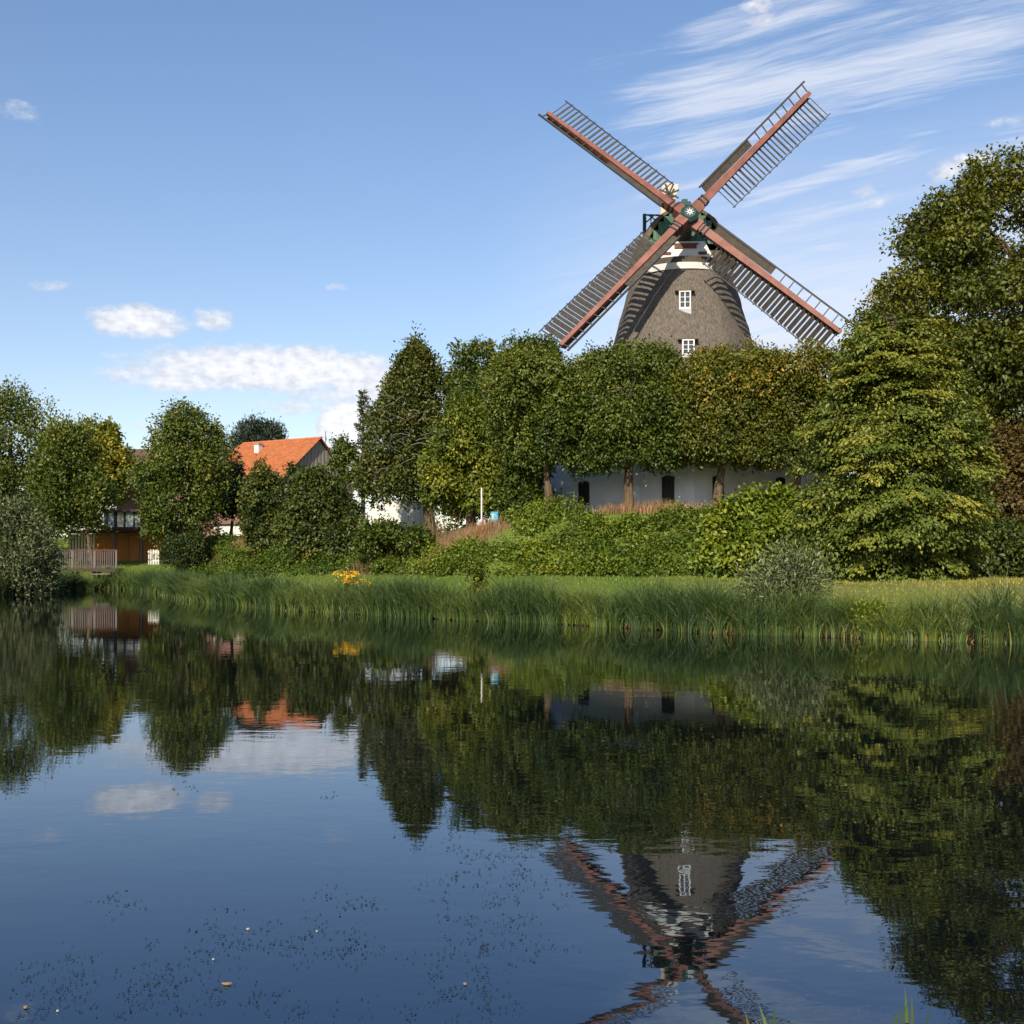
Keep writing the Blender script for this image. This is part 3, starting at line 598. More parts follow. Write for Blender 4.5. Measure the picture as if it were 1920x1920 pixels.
# --- limes in front of the mill
G_l = 'row of pollarded limes in front of the windmill'
lime_kw = dict(k=6, leaf=.15, lr=.9, sprig=.6, fz=.9, spread=.42, droop=.35, nlimb=18, group=G_l, depth=.85, topf=.62, nup=.45)
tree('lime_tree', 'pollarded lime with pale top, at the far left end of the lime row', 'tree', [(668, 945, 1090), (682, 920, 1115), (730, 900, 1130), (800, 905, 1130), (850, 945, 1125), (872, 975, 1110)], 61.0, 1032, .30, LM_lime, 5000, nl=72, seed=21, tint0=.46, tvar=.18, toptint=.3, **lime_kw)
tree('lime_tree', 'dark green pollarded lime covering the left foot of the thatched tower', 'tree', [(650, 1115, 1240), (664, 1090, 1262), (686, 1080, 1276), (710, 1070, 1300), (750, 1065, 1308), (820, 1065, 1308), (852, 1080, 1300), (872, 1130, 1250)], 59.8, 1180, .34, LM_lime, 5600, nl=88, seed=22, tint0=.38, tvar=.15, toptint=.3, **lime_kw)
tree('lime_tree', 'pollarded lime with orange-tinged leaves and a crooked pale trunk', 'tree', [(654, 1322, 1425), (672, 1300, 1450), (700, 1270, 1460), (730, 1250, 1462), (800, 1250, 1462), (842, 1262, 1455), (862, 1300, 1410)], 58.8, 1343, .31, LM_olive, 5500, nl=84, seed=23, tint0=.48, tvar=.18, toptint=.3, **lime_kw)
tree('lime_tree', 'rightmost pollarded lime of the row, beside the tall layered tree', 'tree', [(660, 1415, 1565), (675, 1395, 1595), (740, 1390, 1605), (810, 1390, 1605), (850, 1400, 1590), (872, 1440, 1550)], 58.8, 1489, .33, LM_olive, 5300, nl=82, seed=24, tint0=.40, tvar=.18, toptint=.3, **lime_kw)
# --- right hand side
def layered_tree():
    r = np.random.default_rng(31); d = 42.0; px = 1674; x = PX(px, d); z0 = gz(x, d); o = np.array([x, d, z0])
    sil = [(597, 1680, 1695), (618, 1600, 1748), (650, 1570, 1785), (740, 1545, 1815), (800, 1510, 1845), (870, 1500, 1862), (940, 1492, 1860), (1000, 1480, 1850), (1050, 1495, 1842), (1088, 1530, 1800)]
    zs_ = np.array([PZ(q[0], d) for q in sil])[::-1] - z0; lx = np.array([PX(q[1], d) for q in sil])[::-1] - x; rx = np.array([PX(q[2], d) for q in sil])[::-1] - x; ztop = zs_[-1]
    t = empty('layered_tree', (x, d, z0), 'tall conical tree with layered drooping branches reaching down to the lawn', 'tree')
    MB().tube([(0, 0, -.2), (.05, 0, ztop * .35), (-.06, .05, ztop * .7), (0, 0, ztop * .97)], [.26, .2, .12, .03], 9).build('trunk', M_bark, t, smooth=True)
    lb = MB(); P, D, N, TI, LL = [], [], [], [], []
    na = 330
    for i in range(na):
        f = ((i + r.uniform(0, 1)) / na) ** .9; zt = .15 + (ztop - .25) * f                       # height of the arm's tip
        a = r.uniform(math.pi * .9, math.pi * 2.1) if r.uniform() < .74 else r.uniform(0, math.pi)
        if r.uniform() < .22: a = r.choice([math.pi, 0.0]) + r.normal(0, .3)
        l_, r_ = -np.interp(zt, zs_, lx), np.interp(zt, zs_, rx); ca_, sa_ = math.cos(a), math.sin(a)
        W_ = (r_ if ca_ > 0 else l_); A_ = .5 * (r_ + l_); L = math.hypot(W_ * ca_, A_ * sa_) * r.uniform(.72, 1.06) * (1 if f < .93 else .8); L = max(L, .25)
        if r.uniform() < .28: L *= r.uniform(.6, .9)
        fl = 1 - .75 * f; zt = zt + r.normal(0, .3); drop = (.10 * L + .24 * L * r.uniform(.2, 1.6)) * fl; dr = np.array([ca_, sa_, 0.]); sd = np.array([-sa_, ca_, 0.])
        def cur(tt): return np.stack([dr[0] * L * tt, dr[1] * L * tt, zt + drop * (1 - tt ** 2.2)], -1)
        lb.tube([tuple(cur(np.array(q))) for q in (0.0, .35, .7, .97)], [.045 * (L / 3 + .3), .03 * (L / 3 + .3), .018, .006], 4)
        m_ = int(60 + 58 * L); tt = .22 + .80 * r.beta(1.7, 1.0, m_); wid = (.16 + .30 * L * (1 - (tt - .1)) * tt * 1.7) * r.normal(0, .62, m_)
        p = cur(tt) + sd * wid[:, None]; p[:, 2] -= np.abs(wid) * .42 * fl + np.abs(r.normal(0, .11, m_)) - .05
        P.append(p); dirs = dr * 1.0 + sd * np.sign(wid)[:, None] * .55 + r.normal(0, .32, (m_, 3)); dirs[:, 2] -= (.45 + .5 * tt) * (1 - .6 * f); D.append(dirs)
        n_ = np.array([0, 0, 1.0]) + dr * .55 + sd * np.sign(wid)[:, None] * .25 + r.normal(0, .42, (m_, 3)); N.append(n_)
        tn = .38 + r.normal(0, .11) + .2 * tt + .2 * (f - .45); TI.append(np.clip(tn + r.normal(0, .06, m_) + (r.uniform(size=m_) < .012) * .4, 0, 1)); LL.append(.165 * r.uniform(.75, 1.25, m_))
    lb.build('branch', M_bark, t)['kind'] = 'stuff'
    lob = silh_lobes(sil, d, .62, 210, 36, .95, .5, .45, 0.0, .8)
    p, dd_, n_, l_, t_ = crown_leaves(lob, 6500, 7, .155, spread=.5, droop=.5, flatdir=.6, tint0=.46, tvar=.16, toptint=.25, cull=.5, nup=.7, seed=37)
    P.append(p - o); D.append(dd_); N.append(n_); LL.append(l_); TI.append(t_)
    P, D, N = map(np.concatenate, (P, D, N)); leafmesh('crown', P, D, N, np.concatenate(LL), np.concatenate(TI), LM_horn, t, aspect=.6)
layered_tree()
tree('broadleaf_tree', 'huge round-crowned broadleaf tree at the right edge, tallest of all', 'tree', [(292, 1890, 2010), (330, 1810, 2080), (400, 1705, 2150), (480, 1675, 2200), (540, 1625, 2240), (600, 1605, 2260), (680, 1603, 2280), (760, 1640, 2280), (850, 1720, 2250), (930, 1800, 2150)], 58, 1960, .6, LM_big,
     19000, k=6, leaf=.20, lr=1.7, nl=165, seed=32, fz=.62, spread=.6, droop=.2, gap=-1.25, rough=.15, tint0=.37, tvar=.17, toptint=.2, nlimb=20, edge=.35)
tree('copper_shrub', 'brown-leaved tall shrub behind the layered tree at the right edge', 'shrub', [(785, 1880, 1960), (830, 1840, 2010), (900, 1825, 2040), (1000, 1822, 2050), (1060, 1830, 2050)], 50.5, 1920, .14, LM_red, 2600, k=6, leaf=.16, lr=.85, nl=42, seed=33, trunk_name='stem', tint0=.45, fz=.8)
tree('laurel_shrub', 'dark green low shrub at right, under the brown-leaved shrub', 'shrub', [(985, 1835, 1900), (1020, 1815, 1960), (1060, 1805, 2000), (1083, 1815, 2000)], 47, 1870, .08, LM_dark, 1600, k=6, leaf=.17, lr=.6, nl=28, seed=34, trunk_name='stem', tint0=.6, fz=.8)
tree('hazel_shrub', 'bright green large-leaved shrub on the slope left of the layered tree', 'shrub', [(922, 1440, 1490), (942, 1375, 1510), (968, 1335, 1520), (1000, 1300, 1530), (1050, 1290, 1550), (1080, 1300, 1560)], 48.5, 1420, .1, LM_hazel, 3400, k=6, leaf=.19, lr=.65, nl=70, seed=35, trunk_name='stem', tint0=.45, fz=.75, spread=.5, droop=.3)
# --- middle left of the mill
tree('round_tree', 'round dome-shaped tree standing behind the left end of the lime row', 'tree', [(640, 915, 1005), (656, 872, 1035), (670, 850, 1055), (720, 838, 1075), (800, 842, 1080), (850, 850, 1080)], 90, 955, .4, LM_mid, 4400, k=6, leaf=.24, lr=1.35, nl=55, seed=41, tint0=.55, toptint=.25, spread=.55)
tree('yew_tree', 'tall dark spire-topped conifer with bare grey twigs on its side', 'tree', [(625, 779, 783), (655, 768, 793), (690, 750, 812), (730, 722, 836), (790, 698, 842), (850, 672, 840), (900, 660, 835), (932, 690, 830)], 77, 812, .42, LM_yew, 5600, k=6, leaf=.20, lr=.95, nl=115, seed=42, fz=1.15, shell=(.5, 1.3), tint0=.5, droop=-.25, spread=.5, nlimb=30, toptint=.15, sprig=1.3, extra=((780, 668, .5), (780, 648, .34), (780, 632, .22), (781, 622, .12), (822, 690, .38), (752, 690, .4)))
tree('acacia_tree', 'yellowish green tree with loose hanging foliage beside the blue sign', 'tree', [(745, 845, 890), (770, 830, 930), (820, 800, 958), (880, 782, 980), (930, 785, 985), (955, 805, 955)], 66, 884, .32, LM_yel, 4200, k=6, leaf=.19, lr=.95, nl=62, seed=43, tint0=.5, tvar=.25, droop=.45)
tree('elder_shrub', 'dark leafy shrub between the yellowish tree and the mill wall', 'shrub', [(850, 950, 1010), (890, 930, 1040), (930, 930, 1035), (970, 950, 1040)], 62, 985, .1, LM_mid, 1500, k=6, leaf=.18, lr=.75, nl=26, seed=44, trunk_name='stem', tint0=.4)
tree('maple_tree', 'dark shaded tree behind the yellowish tree, left of the lime row', 'tree', [(720, 860, 960), (770, 840, 1030), (840, 850, 1050), (900, 870, 1050), (935, 890, 1030)], 76, 940, .3, LM_mid, 2600, k=6, leaf=.22, lr=1.1, nl=36, seed=45, tint0=.35)
# --- the left
tree('alder_shrub', 'tall slim dark shrub in front of the orange roof', 'shrub', [(862, 478, 498), (885, 470, 520), (920, 455, 545), (960, 450, 555), (1000, 455, 560), (1040, 470, 560)], 74, 505, .12, LM_dark, 2100, k=6, leaf=.20, lr=.75, nl=34, seed=51, trunk_name='stem', tint0=.65, extra=((552, 880, .45), (560, 900, .5), (430, 860, .4)))
tree('bushy_shrub', 'broad dark green bush hiding the foot of the wooden gable', 'shrub', [(885, 575, 600), (915, 545, 635), (950, 525, 670), (990, 520, 705), (1030, 540, 725), (1045, 560, 720)], 68, 620, .14, LM_dark, 3800, k=6, leaf=.19, lr=.8, nl=58, seed=52, trunk_name='stem', tint0=.6)
tree('bramble_shrub', 'low sprawling bush at the foot of the slope right of the dark bush', 'shrub', [(980, 690, 760), (998, 672, 815), (1032, 660, 815)], 61, 735, .07, LM_mid, 1000, k=6, leaf=.16, lr=.5, nl=26, seed=53, trunk_name='stem', tint0=.4)
tree('birch_sapling', 'thin sparse sapling standing before the wooden gable', 'sapling', [(815, 636, 650), (845, 606, 670), (880, 600, 690), (930, 600, 700)], 86, 650, .08, LM_mid, 430, k=5, leaf=.22, lr=.6, nl=22, seed=54, tint0=.5, cull=.1)
tree('walnut_tree', 'tall irregular tree with a slim visible trunk in front of the brown roof', 'tree', [(760, 330, 366), (782, 308, 400), (808, 294, 425), (840, 285, 438), (880, 258, 432), (920, 245, 425), (960, 252, 408), (1000, 300, 395)], 79, 357, .24, LM_mid, 3300, k=6, leaf=.19, lr=.9, nl=80, seed=55, shell=(.4, 1.18), gap=-.15, rough=.45, tint0=.55, toptint=.3, spread=.6, extra=((425, 905, .6), (418, 940, .55)))
tree('plum_tree', 'dark small tree between the brown roof and the orange roof', 'tree', [(868, 425, 440), (890, 405, 470), (930, 395, 480), (965, 400, 470)], 84, 432, .14, LM_dark, 1300, k=6, leaf=.2, lr=.75, nl=26, seed=63, tint0=.55)
tree('ash_tree', 'big tree with upswept branches at the left edge', 'tree', [(740, 10, 56), (765, -40, 84), (790, -70, 104), (850, -90, 125), (920, -95, 130), (985, -80, 120), (1010, -50, 80)], 84, 20, .4, LM_mid, 4000, k=6, leaf=.20, lr=1.0, nl=95, shell=(.4, 1.22), gap=-.15, rough=.45, seed=56, tint0=.58, toptint=.3, droop=-.55, spread=.9)
tree('ash_tree', 'spreading tree on a slim trunk behind the wooden deck railing', 'tree', [(800, 128, 158), (818, 84, 160), (850, 72, 170), (900, 62, 195), (950, 72, 210), (990, 95, 200)], 80, 177, .16, LM_mid, 3200, k=6, leaf=.19, lr=.85, nl=85, shell=(.4, 1.22), gap=-.15, rough=.45, seed=57, tint0=.55, toptint=.25, droop=-.4, spread=.85)
tree('poplar_tree', 'light green airy tree in front of the pale distant house', 'tree', [(785, 178, 205), (815, 155, 235), (850, 150, 242), (900, 160, 246), (945, 180, 240)], 100, 200, .25, LM_yel, 1500, k=6, leaf=.28, lr=1.0, nl=36, seed=58, tint0=.7, cull=.1, gap=-.2, rough=.5, droop=-.2)
tree('willow_shrub', 'grey-green willow bush at the left edge on the water', 'shrub', [(950, 15, 45), (985, -20, 78), (1030, -60, 98), (1070, -70, 100), (1108, -60, 95)], 64, 30, .15, LM_willow, 2700, k=7, leaf=.24, lr=.7, nl=62, shell=(.4, 1.4), seed=59, trunk_name='stem', tint0=.62, droop=-.1, spread=.9, aspect=.26, sprig=1.5)
tree('clipped_hedge', 'dark rounded clipped hedge beside the wooden cabin', 'hedge', [(1003, 330, 370), (1015, 308, 385), (1035, 300, 392), (1054, 302, 395)], 77, 345, .06, LM_dark, 1700, k=6, leaf=.14, lr=.6, nl=30, seed=60, trunk_name='stem', tint0=.35)
tree('grey_willow', 'small grey willow bush among the reeds right of the sapling', 'shrub', [(1035, 1450, 1500), (1060, 1420, 1520), (1090, 1395, 1560), (1120, 1385, 1530), (1150, 1390, 1510)], 30, 1470, .05, LM_willow, 430, k=9, leaf=.13, lr=.28, nl=50, shell=(.3, 1.6), seed=61, trunk_name='stem', tint0=.68, droop=-.3, spread=.75, aspect=.24, cull=.2, sprig=2.0)
tree('reed_sapling', 'slender yellow-green sapling standing among the far bank reeds', 'sapling', [(1038, 888, 900), (1070, 880, 912), (1110, 880, 915), (1145, 885, 910)], 37, 896, .03, LM_yel, 190, k=6, leaf=.10, lr=.2, nl=18, seed=62, trunk_name='stem', tint0=.5, spread=.4, shell=(.2, 1.8))
for px, rw, d, w_, h_, n_, lab in ((1632, 1172, 27.8, 40, 46, 420, 'bright yellow-green leafy weed among the reeds right of the grey willow'),):
    tree('bank_weed', lab, 'plant', [(rw - h_, px - w_ * .5, px + w_ * .4), (rw - h_ * .5, px - w_, px + w_), (rw, px - w_ * .8, px + w_ * .7)], d, px, .012, LM_hazel, n_, k=6, leaf=.075, lr=.16, nl=22, seed=int(px), trunk_name='stem', tint0=.62, spread=.3, shell=(.3, 1.7), cull=.1, foot=.05)
# pine and spruce
def conifer(name, label, px, row_top, d, half_px, row_bot, lm, n_tier, seed):
    r = np.random.default_rng(seed); x = PX(px, d); z0 = gz(x, d); zt = PZ(row_top, d); zb = PZ(row_bot, d); hw = half_px / 2000 * d
    t = empty(name, (x, d, z0), label, 'tree'); MB().tube([(0, 0, -.2), (0, 0, (zt - z0) * .6), (0, 0, zt - z0)], [.22, .12, .015], 7).build('trunk', M_barkg, t)
    P, D, N = [], [], []; lb = MB()
    for i in range(n_tier):
        f = (i + .5) / n_tier; z = zt - (zt - zb) * f; L = hw * (f ** .85) * r.uniform(.8, 1.1) + .12
        for q in range(5):
            a = r.uniform(0, 6.283); dr = np.array([math.cos(a), math.sin(a), r.uniform(.0, .3)]); LL = L * r.uniform(.6, 1.1); end = np.array([0, 0, z - z0]) + dr * LL
            lb.bar((0, 0, z - z0), tuple(end), .04, .04, w1=.015, h1=.015)
            m_ = int(26 * LL / hw * 1.6) + 12; s = r.uniform(.15, 1.08, m_)
            P.append(np.array([0, 0, z - z0]) + dr * (LL * s)[:, None] + r.normal(0, .09, (m_, 3))); D.append(dr + r.normal(0, .6, (m_, 3)) + [0, 0, .1]); N.append(r.normal(0, 1, (m_, 3)) + [0, 0, .6])
    lb.build('branch', M_barkg, t)['kind'] = 'stuff'; P, D, N = map(np.concatenate, (P, D, N))
    leafmesh('crown', P, D, N, .28 * r.uniform(.7, 1.2, len(P)), np.clip(r.normal(.5, .2, len(P)), 0, 1), lm, t, aspect=.34)
conifer('spruce_tree', 'thin sparse spruce against the white cloud right of the gable', 681, 733, 88, 32, 900, LM_yew, 19, 71)
tree('pine_tree', 'blue-green pine crown rising behind the orange roof', 'tree', [(798, 466, 500), (812, 448, 520), (832, 440, 530), (850, 445, 520)], 135, 480, .3, LM_pine, 900, k=7, leaf=.42, lr=.6, nl=30, seed=72, droop=-.6, spread=1.3, fz=.7, cull=.1, shell=(.2, 1.6), aspect=.25)
# bare grey branches on the yew
yb = MB(); ry = random.Random(4)
yew = [o for o in COL.objects if o.name == 'yew_tree'][0]; yo = Vector(yew.location)
for _ in range(24):
    px, row = ry.uniform(722, 800), ry.uniform(740, 880); d = 77 - ry.uniform(2.4, 3.6); p = Vector((PX(px, d), d, PZ(row, d))); q = ry.choice((-1, 1)); pts = [p]; v = Vector((.22 * q, -.12, ry.uniform(-.05, .25)))
    for _k in range(4): v = v + Vector((ry.uniform(-.09, .09), ry.uniform(-.06, .03), ry.uniform(-.16, .08))); pts.append(pts[-1] + v)
    yb.tube([v_ - yo for v_ in pts], [.026, .022, .018, .013, .008], 4)
yb.build('bare_branch', mat('dead_wood', (.17, .15, .125), .9, .2, 4), yew)

# ------------------------------------------------------------------ ground cover, lawn, reeds
def scatter(n, x0, x1, y0, y1, test, seed):
    r = np.random.default_rng(seed); x = r.uniform(x0, x1, n * 3); y = r.uniform(y0, y1, n * 3); s = sdist(x, y); k = test(x, y, s, r); x, y, s = x[k][:n], y[k][:n], s[k][:n]
    return x, y, s, ground_h(x, y, s), r
def toe(x): return np.interp(x, toe_x, toe_y)
# bramble-covered slope of the mill mound
x, y, s, z, r = scatter(760, -24, 27, 46, 82, lambda x, y, s, r: (y > toe(x) + .3) & (y < toe(x) + np.where(x > 3.5, 6.4, 8.6)) & ~((x < -9) & (r.uniform(size=x.shape) < .3)) & ~((x > -7.5) & (x < .3) & (y > toe(x) + 4.2 - np.clip(x, -7, 0) * .1)), 81)
lob = [((a, b_, c + .12), (q, q, q * .5)) for a, b_, c, q in zip(x, y, z, r.uniform(.45, .95, len(x)))]
P, D, N, L, ti = crown_leaves(lob, 33000, 6, .14, spread=.4, droop=.3, upb=.5, tint0=.44, tvar=.15, cull=.5, nup=.9, seed=82)
ti = np.clip(ti - .17 * (1 - sm(P[:, 0], -11, -3)) + .07 * vnoise(P, .9, 5), 0, 1)
leafmesh('bramble_cover', P, D, N, L, ti, LM_ivy, aspect=.75)
def blades(name, x, y, z, H, wid, lean, tint, m, r, segs=3, dirang=None):
    n = len(x); a = r.uniform(0, 6.283, n); dx, dy = np.cos(a), np.sin(a)
    if dirang is not None: dx, dy = np.cos(dirang), np.sin(dirang)
    fa = r.uniform(0, 3.14, n); wx, wy = np.cos(fa), np.sin(fa); V = np.empty((n, 2 * segs + 1, 3))
    for i in range(segs + 1):
        t = i / segs; off = lean * H * t ** 2; hz_ = H * (t - .5 * lean * t ** 3)
        cx, cy, cz = x + dx * off, y + dy * off, z + hz_; w = wid * (1 - .75 * t) / 2
        if i < segs: V[:, 2 * i] = np.stack([cx - wx * w, cy - wy * w, cz], 1); V[:, 2 * i + 1] = np.stack([cx + wx * w, cy + wy * w, cz], 1)
        else: V[:, 2 * i] = np.stack([cx, cy, cz], 1)
    b0 = np.arange(n)[:, None] * (2 * segs + 1); F = []
    for i in range(segs - 1): F += [b0 + [2 * i, 2 * i + 1, 2 * i + 3], b0 + [2 * i, 2 * i + 3, 2 * i + 2]]
    F.append(b0 + [2 * segs - 2, 2 * segs - 1, 2 * segs]); nf_ = len(F); F = np.stack(F, 1).reshape(-1, 3)
    o = nmesh(name, V.reshape(-1, 3), F, m, tint=np.repeat(tint, nf_)); o['kind'] = 'stuff'; return o
LM_reed = leafmat('reed_blade', G((0, (.020, .045, .018)), (.4, (.048, .085, .028)), (.65, (.085, .125, .030)), (.82, (.15, .18, .035)), (.9, (.22, .15, .06)), (1, (.26, .16, .07))), trans=.25, warm=(1.34, 1.22, .9))
LM_grass = leafmat('grass_blade', G((0, (.04, .07, .014)), (.5, (.085, .125, .025)), (.8, (.17, .15, .05)), (1, (.28, .20, .08))), trans=.2, warm=(1.4, 1.42, .85))
# tussocks along the bank
rr_ = np.random.default_rng(90); bx = np.array(bank); seg = np.hypot(*np.diff(bx, axis=0).T); cum_ = np.concatenate([[0], np.cumsum(seg)])
def along(t): return np.interp(t, cum_, bx[:, 0]), np.interp(t, cum_, bx[:, 1])
tus = []
t = 0.0
while t < cum_[-1]:
    cx, cy = along(t); t += .36 if cy < 62 else .6
    if abs(cx) > .62 * cy + 6: continue
    clump = .5 + .5 * math.sin(t * .9 + 1.3 * math.sin(t * .37))
    for q0, hs in ((-.14, .66), (.12, .85), (.5, 1.0), (1.0, 1.0)):
        if rr_.uniform() < (.12, .1, .25, .5)[int(q0 > 0) + int(q0 > .5) + int(q0 > 1)]: continue
        tus.append((cx + rr_.normal(0, .16), cy + q0 + rr_.normal(0, .14), hs * (.9 + .3 * clump + rr_.normal(0, .09)), clump * .5 + rr_.uniform(0, .5)))
tus = np.array(tus); npt = 96; T_ = np.repeat(tus, npt, 0); n = len(T_)
ang = rr_.uniform(0, 6.283, n); rad_ = np.abs(rr_.normal(0, .13, n)); x = T_[:, 0] + np.cos(ang) * rad_; y = T_[:, 1] + np.sin(ang) * rad_; s = sdist(x, y); k = s > -.2
x, y, T_, ang, rad_ = x[k], y[k], T_[k], ang[k], rad_[k]; z = np.maximum(ground_h(x, y), -.03)
dryp = np.clip((x - 2) / 14, .03, 1) * .3 * (T_[:, 3] > .45)
H = T_[:, 2] * rr_.uniform(.6, 1.15, len(x)); dryb = (rr_.uniform(size=len(x)) < dryp)
ti = np.clip(rr_.normal(.12, .13, len(x)) + (1 - T_[:, 3]) ** 1.5 * .62, 0, .8); ti = np.where(dryb, rr_.uniform(.82, 1, len(x)), ti); H = np.where(dryb, H * .55, H)
blades('reed_bed', x, y, z, H * 1.32, np.where(y > 45, .04, .027), np.clip(rr_.normal(.42, .2, len(x)) + rad_ * .8, .03, .95), ti, LM_reed, rr_, segs=4, dirang=ang)
# lawn
x, y, s, z, r = scatter(52000, -34, 27, 29, 84, lambda x, y, s, r: (s > 1.6) & (y < toe(x) + 1.0) & (y > 27) & (np.abs(x) < .55 * y + 3), 91)
blades('lawn_grass', x, y, z, r.uniform(.05, .15, len(x)), .035, r.uniform(.1, .6, len(x)), np.clip(r.normal(.36, .14, len(x)) + np.clip((x - 3) / 15, 0, 1) * .42, 0, 1), LM_grass, r, segs=2)
# dry grass on the slopes
def dry_patch(cpx, d, n, w, dep, hgt, seed, t0=.9):
    r = np.random.default_rng(seed); x = PX(cpx, d) + r.normal(0, w, n); y = d + r.normal(0, dep, n); z = ground_h(x, y)
    return x, y, z, r.uniform(.5, 1.1, n) * hgt, np.clip(r.normal(t0, .1, n), 0, 1)
LM_dry = leafmat('dry_stalk', G((0, (.07, .08, .025)), (.5, (.17, .11, .05)), (1, (.30, .17, .08))), trans=.2, warm=(1, 1, 1))
pp = [dry_patch(870, 58, 1500, 1.1, .8, .55, 1, .8), dry_patch(760, 62, 900, 1.0, .6, 1.5, 2, .45), dry_patch(1235, 58.0, 700, 1.3, .35, .95, 3, .85), dry_patch(1150, 57.8, 250, .5, .3, .7, 6, .8), dry_patch(415, 78, 1300, 1.5, 1.2, .7, 4, .75), dry_patch(700, 61.5, 350, .8, .5, 1.0, 5, .5)]
x, y, z, H, ti = (np.concatenate([p[i] for p in pp]) for i in range(5)); r = np.random.default_rng(7)
blades('dry_grass', x, y, z, H, .04, r.uniform(.05, .4, len(x)), ti, LM_dry, r)
r = np.random.default_rng(93); tq = r.uniform(0, cum_[-1], 2600); cx, cy = along(tq); k = (np.abs(cx) < .58 * cy) & (r.uniform(size=len(cx)) < np.clip(.25 + cx / 18, .12, 1)); cx, cy = cx[k], cy[k]
x = cx + r.normal(0, .15, len(cx)); y = cy + r.uniform(-.12, .35, len(cx)); z = np.maximum(ground_h(x, y), -.02)
blades('dead_stalks', x, y, z, r.uniform(.12, .5, len(x)), .03, r.uniform(.3, 1.4, len(x)), np.clip(r.normal(.75, .2, len(x)), 0, 1), LM_dry, r)
# yellow flowers in the reeds
gd = empty('goldenrod', (PX(655, 41), 41, .3), 'clump of yellow flowers among the reeds on the far bank', 'flowers'); r = np.random.default_rng(12); n = 40
fx, fy, fz_ = r.normal(0, .28, n), r.normal(0, .2, n), r.uniform(.85, 1.25, n); fx[:10] += .45; fz_[:10] -= .3
sb = MB()
for a, b_, c in zip(fx, fy, fz_): sb.bar((a * .6, b_ * .6, -.1), (a, b_, c), .012, .012)
sb.build('stem', LM_reed, gd)
m_ = 16; P = np.repeat(np.stack([fx, fy, fz_], 1), m_, 0) + r.normal(0, .045, (n * m_, 3)); leafmesh('flower_head', P, r.normal(0, 1, P.shape), r.normal(0, 1, P.shape) + [0, -.5, .8], .075, r.uniform(0, 1, len(P)), leafmat('petal', G((0, (.50, .27, .01)), (1, (.75, .50, .03))), trans=.2, warm=(1, 1, 1)), gd, aspect=.8)
# near bank blades in the lower right corner
r = np.random.default_rng(14); xs, ys, hs = [], [], []
for px, d, k, h in ((1714, 4.5, 5, .36), (1442, 4.5, 4, .33), (808, 4.5, 2, .25)):
    for _ in range(k): xs.append(PX(px, d) + r.normal(0, .035)); ys.append(d + r.normal(0, .04)); hs.append(h * r.uniform(.75, 1.05))
blades('shore_reeds', np.array(xs), np.array(ys), np.full(len(xs), -.15), np.array(hs), .026, r.uniform(.02, .2, len(xs)), r.uniform(.2, .6, len(xs)), LM_reed, r, segs=4)
# floating weed on the pond
def wrow(row): return 4000 / (row - 1051)
r = np.random.default_rng(15); P = []
for px, row, sx, sr, n in ((930, 1625, 70, 26, 130), (900, 1660, 60, 30, 150), (930, 1765, 50, 25, 170), (900, 1790, 60, 30, 130), (690, 1690, 60, 12, 80), (530, 1760, 100, 22, 220), (620, 1780, 70, 20, 150), (330, 1800, 90, 30, 180), (120, 1830, 60, 30, 150), (200, 1690, 60, 14, 60),
                           (880, 1870, 70, 20, 160), (640, 1890, 160, 18, 140), (380, 1880, 120, 20, 180), (240, 1870, 80, 20, 150), (60, 1890, 60, 20, 80), (1170, 1398, 26, 3, 260), (880, 1590, 60, 20, 60), (350, 1482, 8, 3, 12), (630, 1495, 8, 3, 10), (265, 1258, 5, 1, 25), (1010, 1700, 40, 40, 60), (1650, 1275, 60, 4, 120)):
    rw = np.maximum(row + r.normal(0, sr, n), 1230); px_ = px + r.normal(0, sx, n); d = wrow(rw); P.append(np.stack([PX(px_, d), d, np.full(n, .003)], 1))
    cc_ = r.integers(0, max(1, n // 9), n); bx_, by_ = PX(px_, d)[cc_], d[cc_]; P[-1][:, 0] = bx_ + r.normal(0, .006, n) * d; P[-1][:, 1] = by_ + r.normal(0, .011, n) * d
P = np.concatenate(P); P = P[P[:, 1] < 24]; n = len(P); D = np.stack([r.normal(0, 1, n), r.normal(0, 1, n), r.uniform(-.02, .25, n)], 1)
leafmesh('floating_weed', P, D, np.tile([0, 0, 1.], (n, 1)) + r.normal(0, .15, (n, 3)), np.clip(P[:, 1] * .0024, .008, .05) * r.uniform(.5, 1.5, n), r.uniform(0, 1, n), leafmat('pondweed', G((0, (.008, .012, .006)), (.8, (.014, .018, .014)), (1, (.03, .032, .022))), trans=0, warm=(1, 1, 1)), aspect=.5)
M_fl = [mat('pale_leaf', (.38, .36, .31), .6, .1, 5), mat('tan_leaf', (.27, .17, .08), .6, .2, 5)]
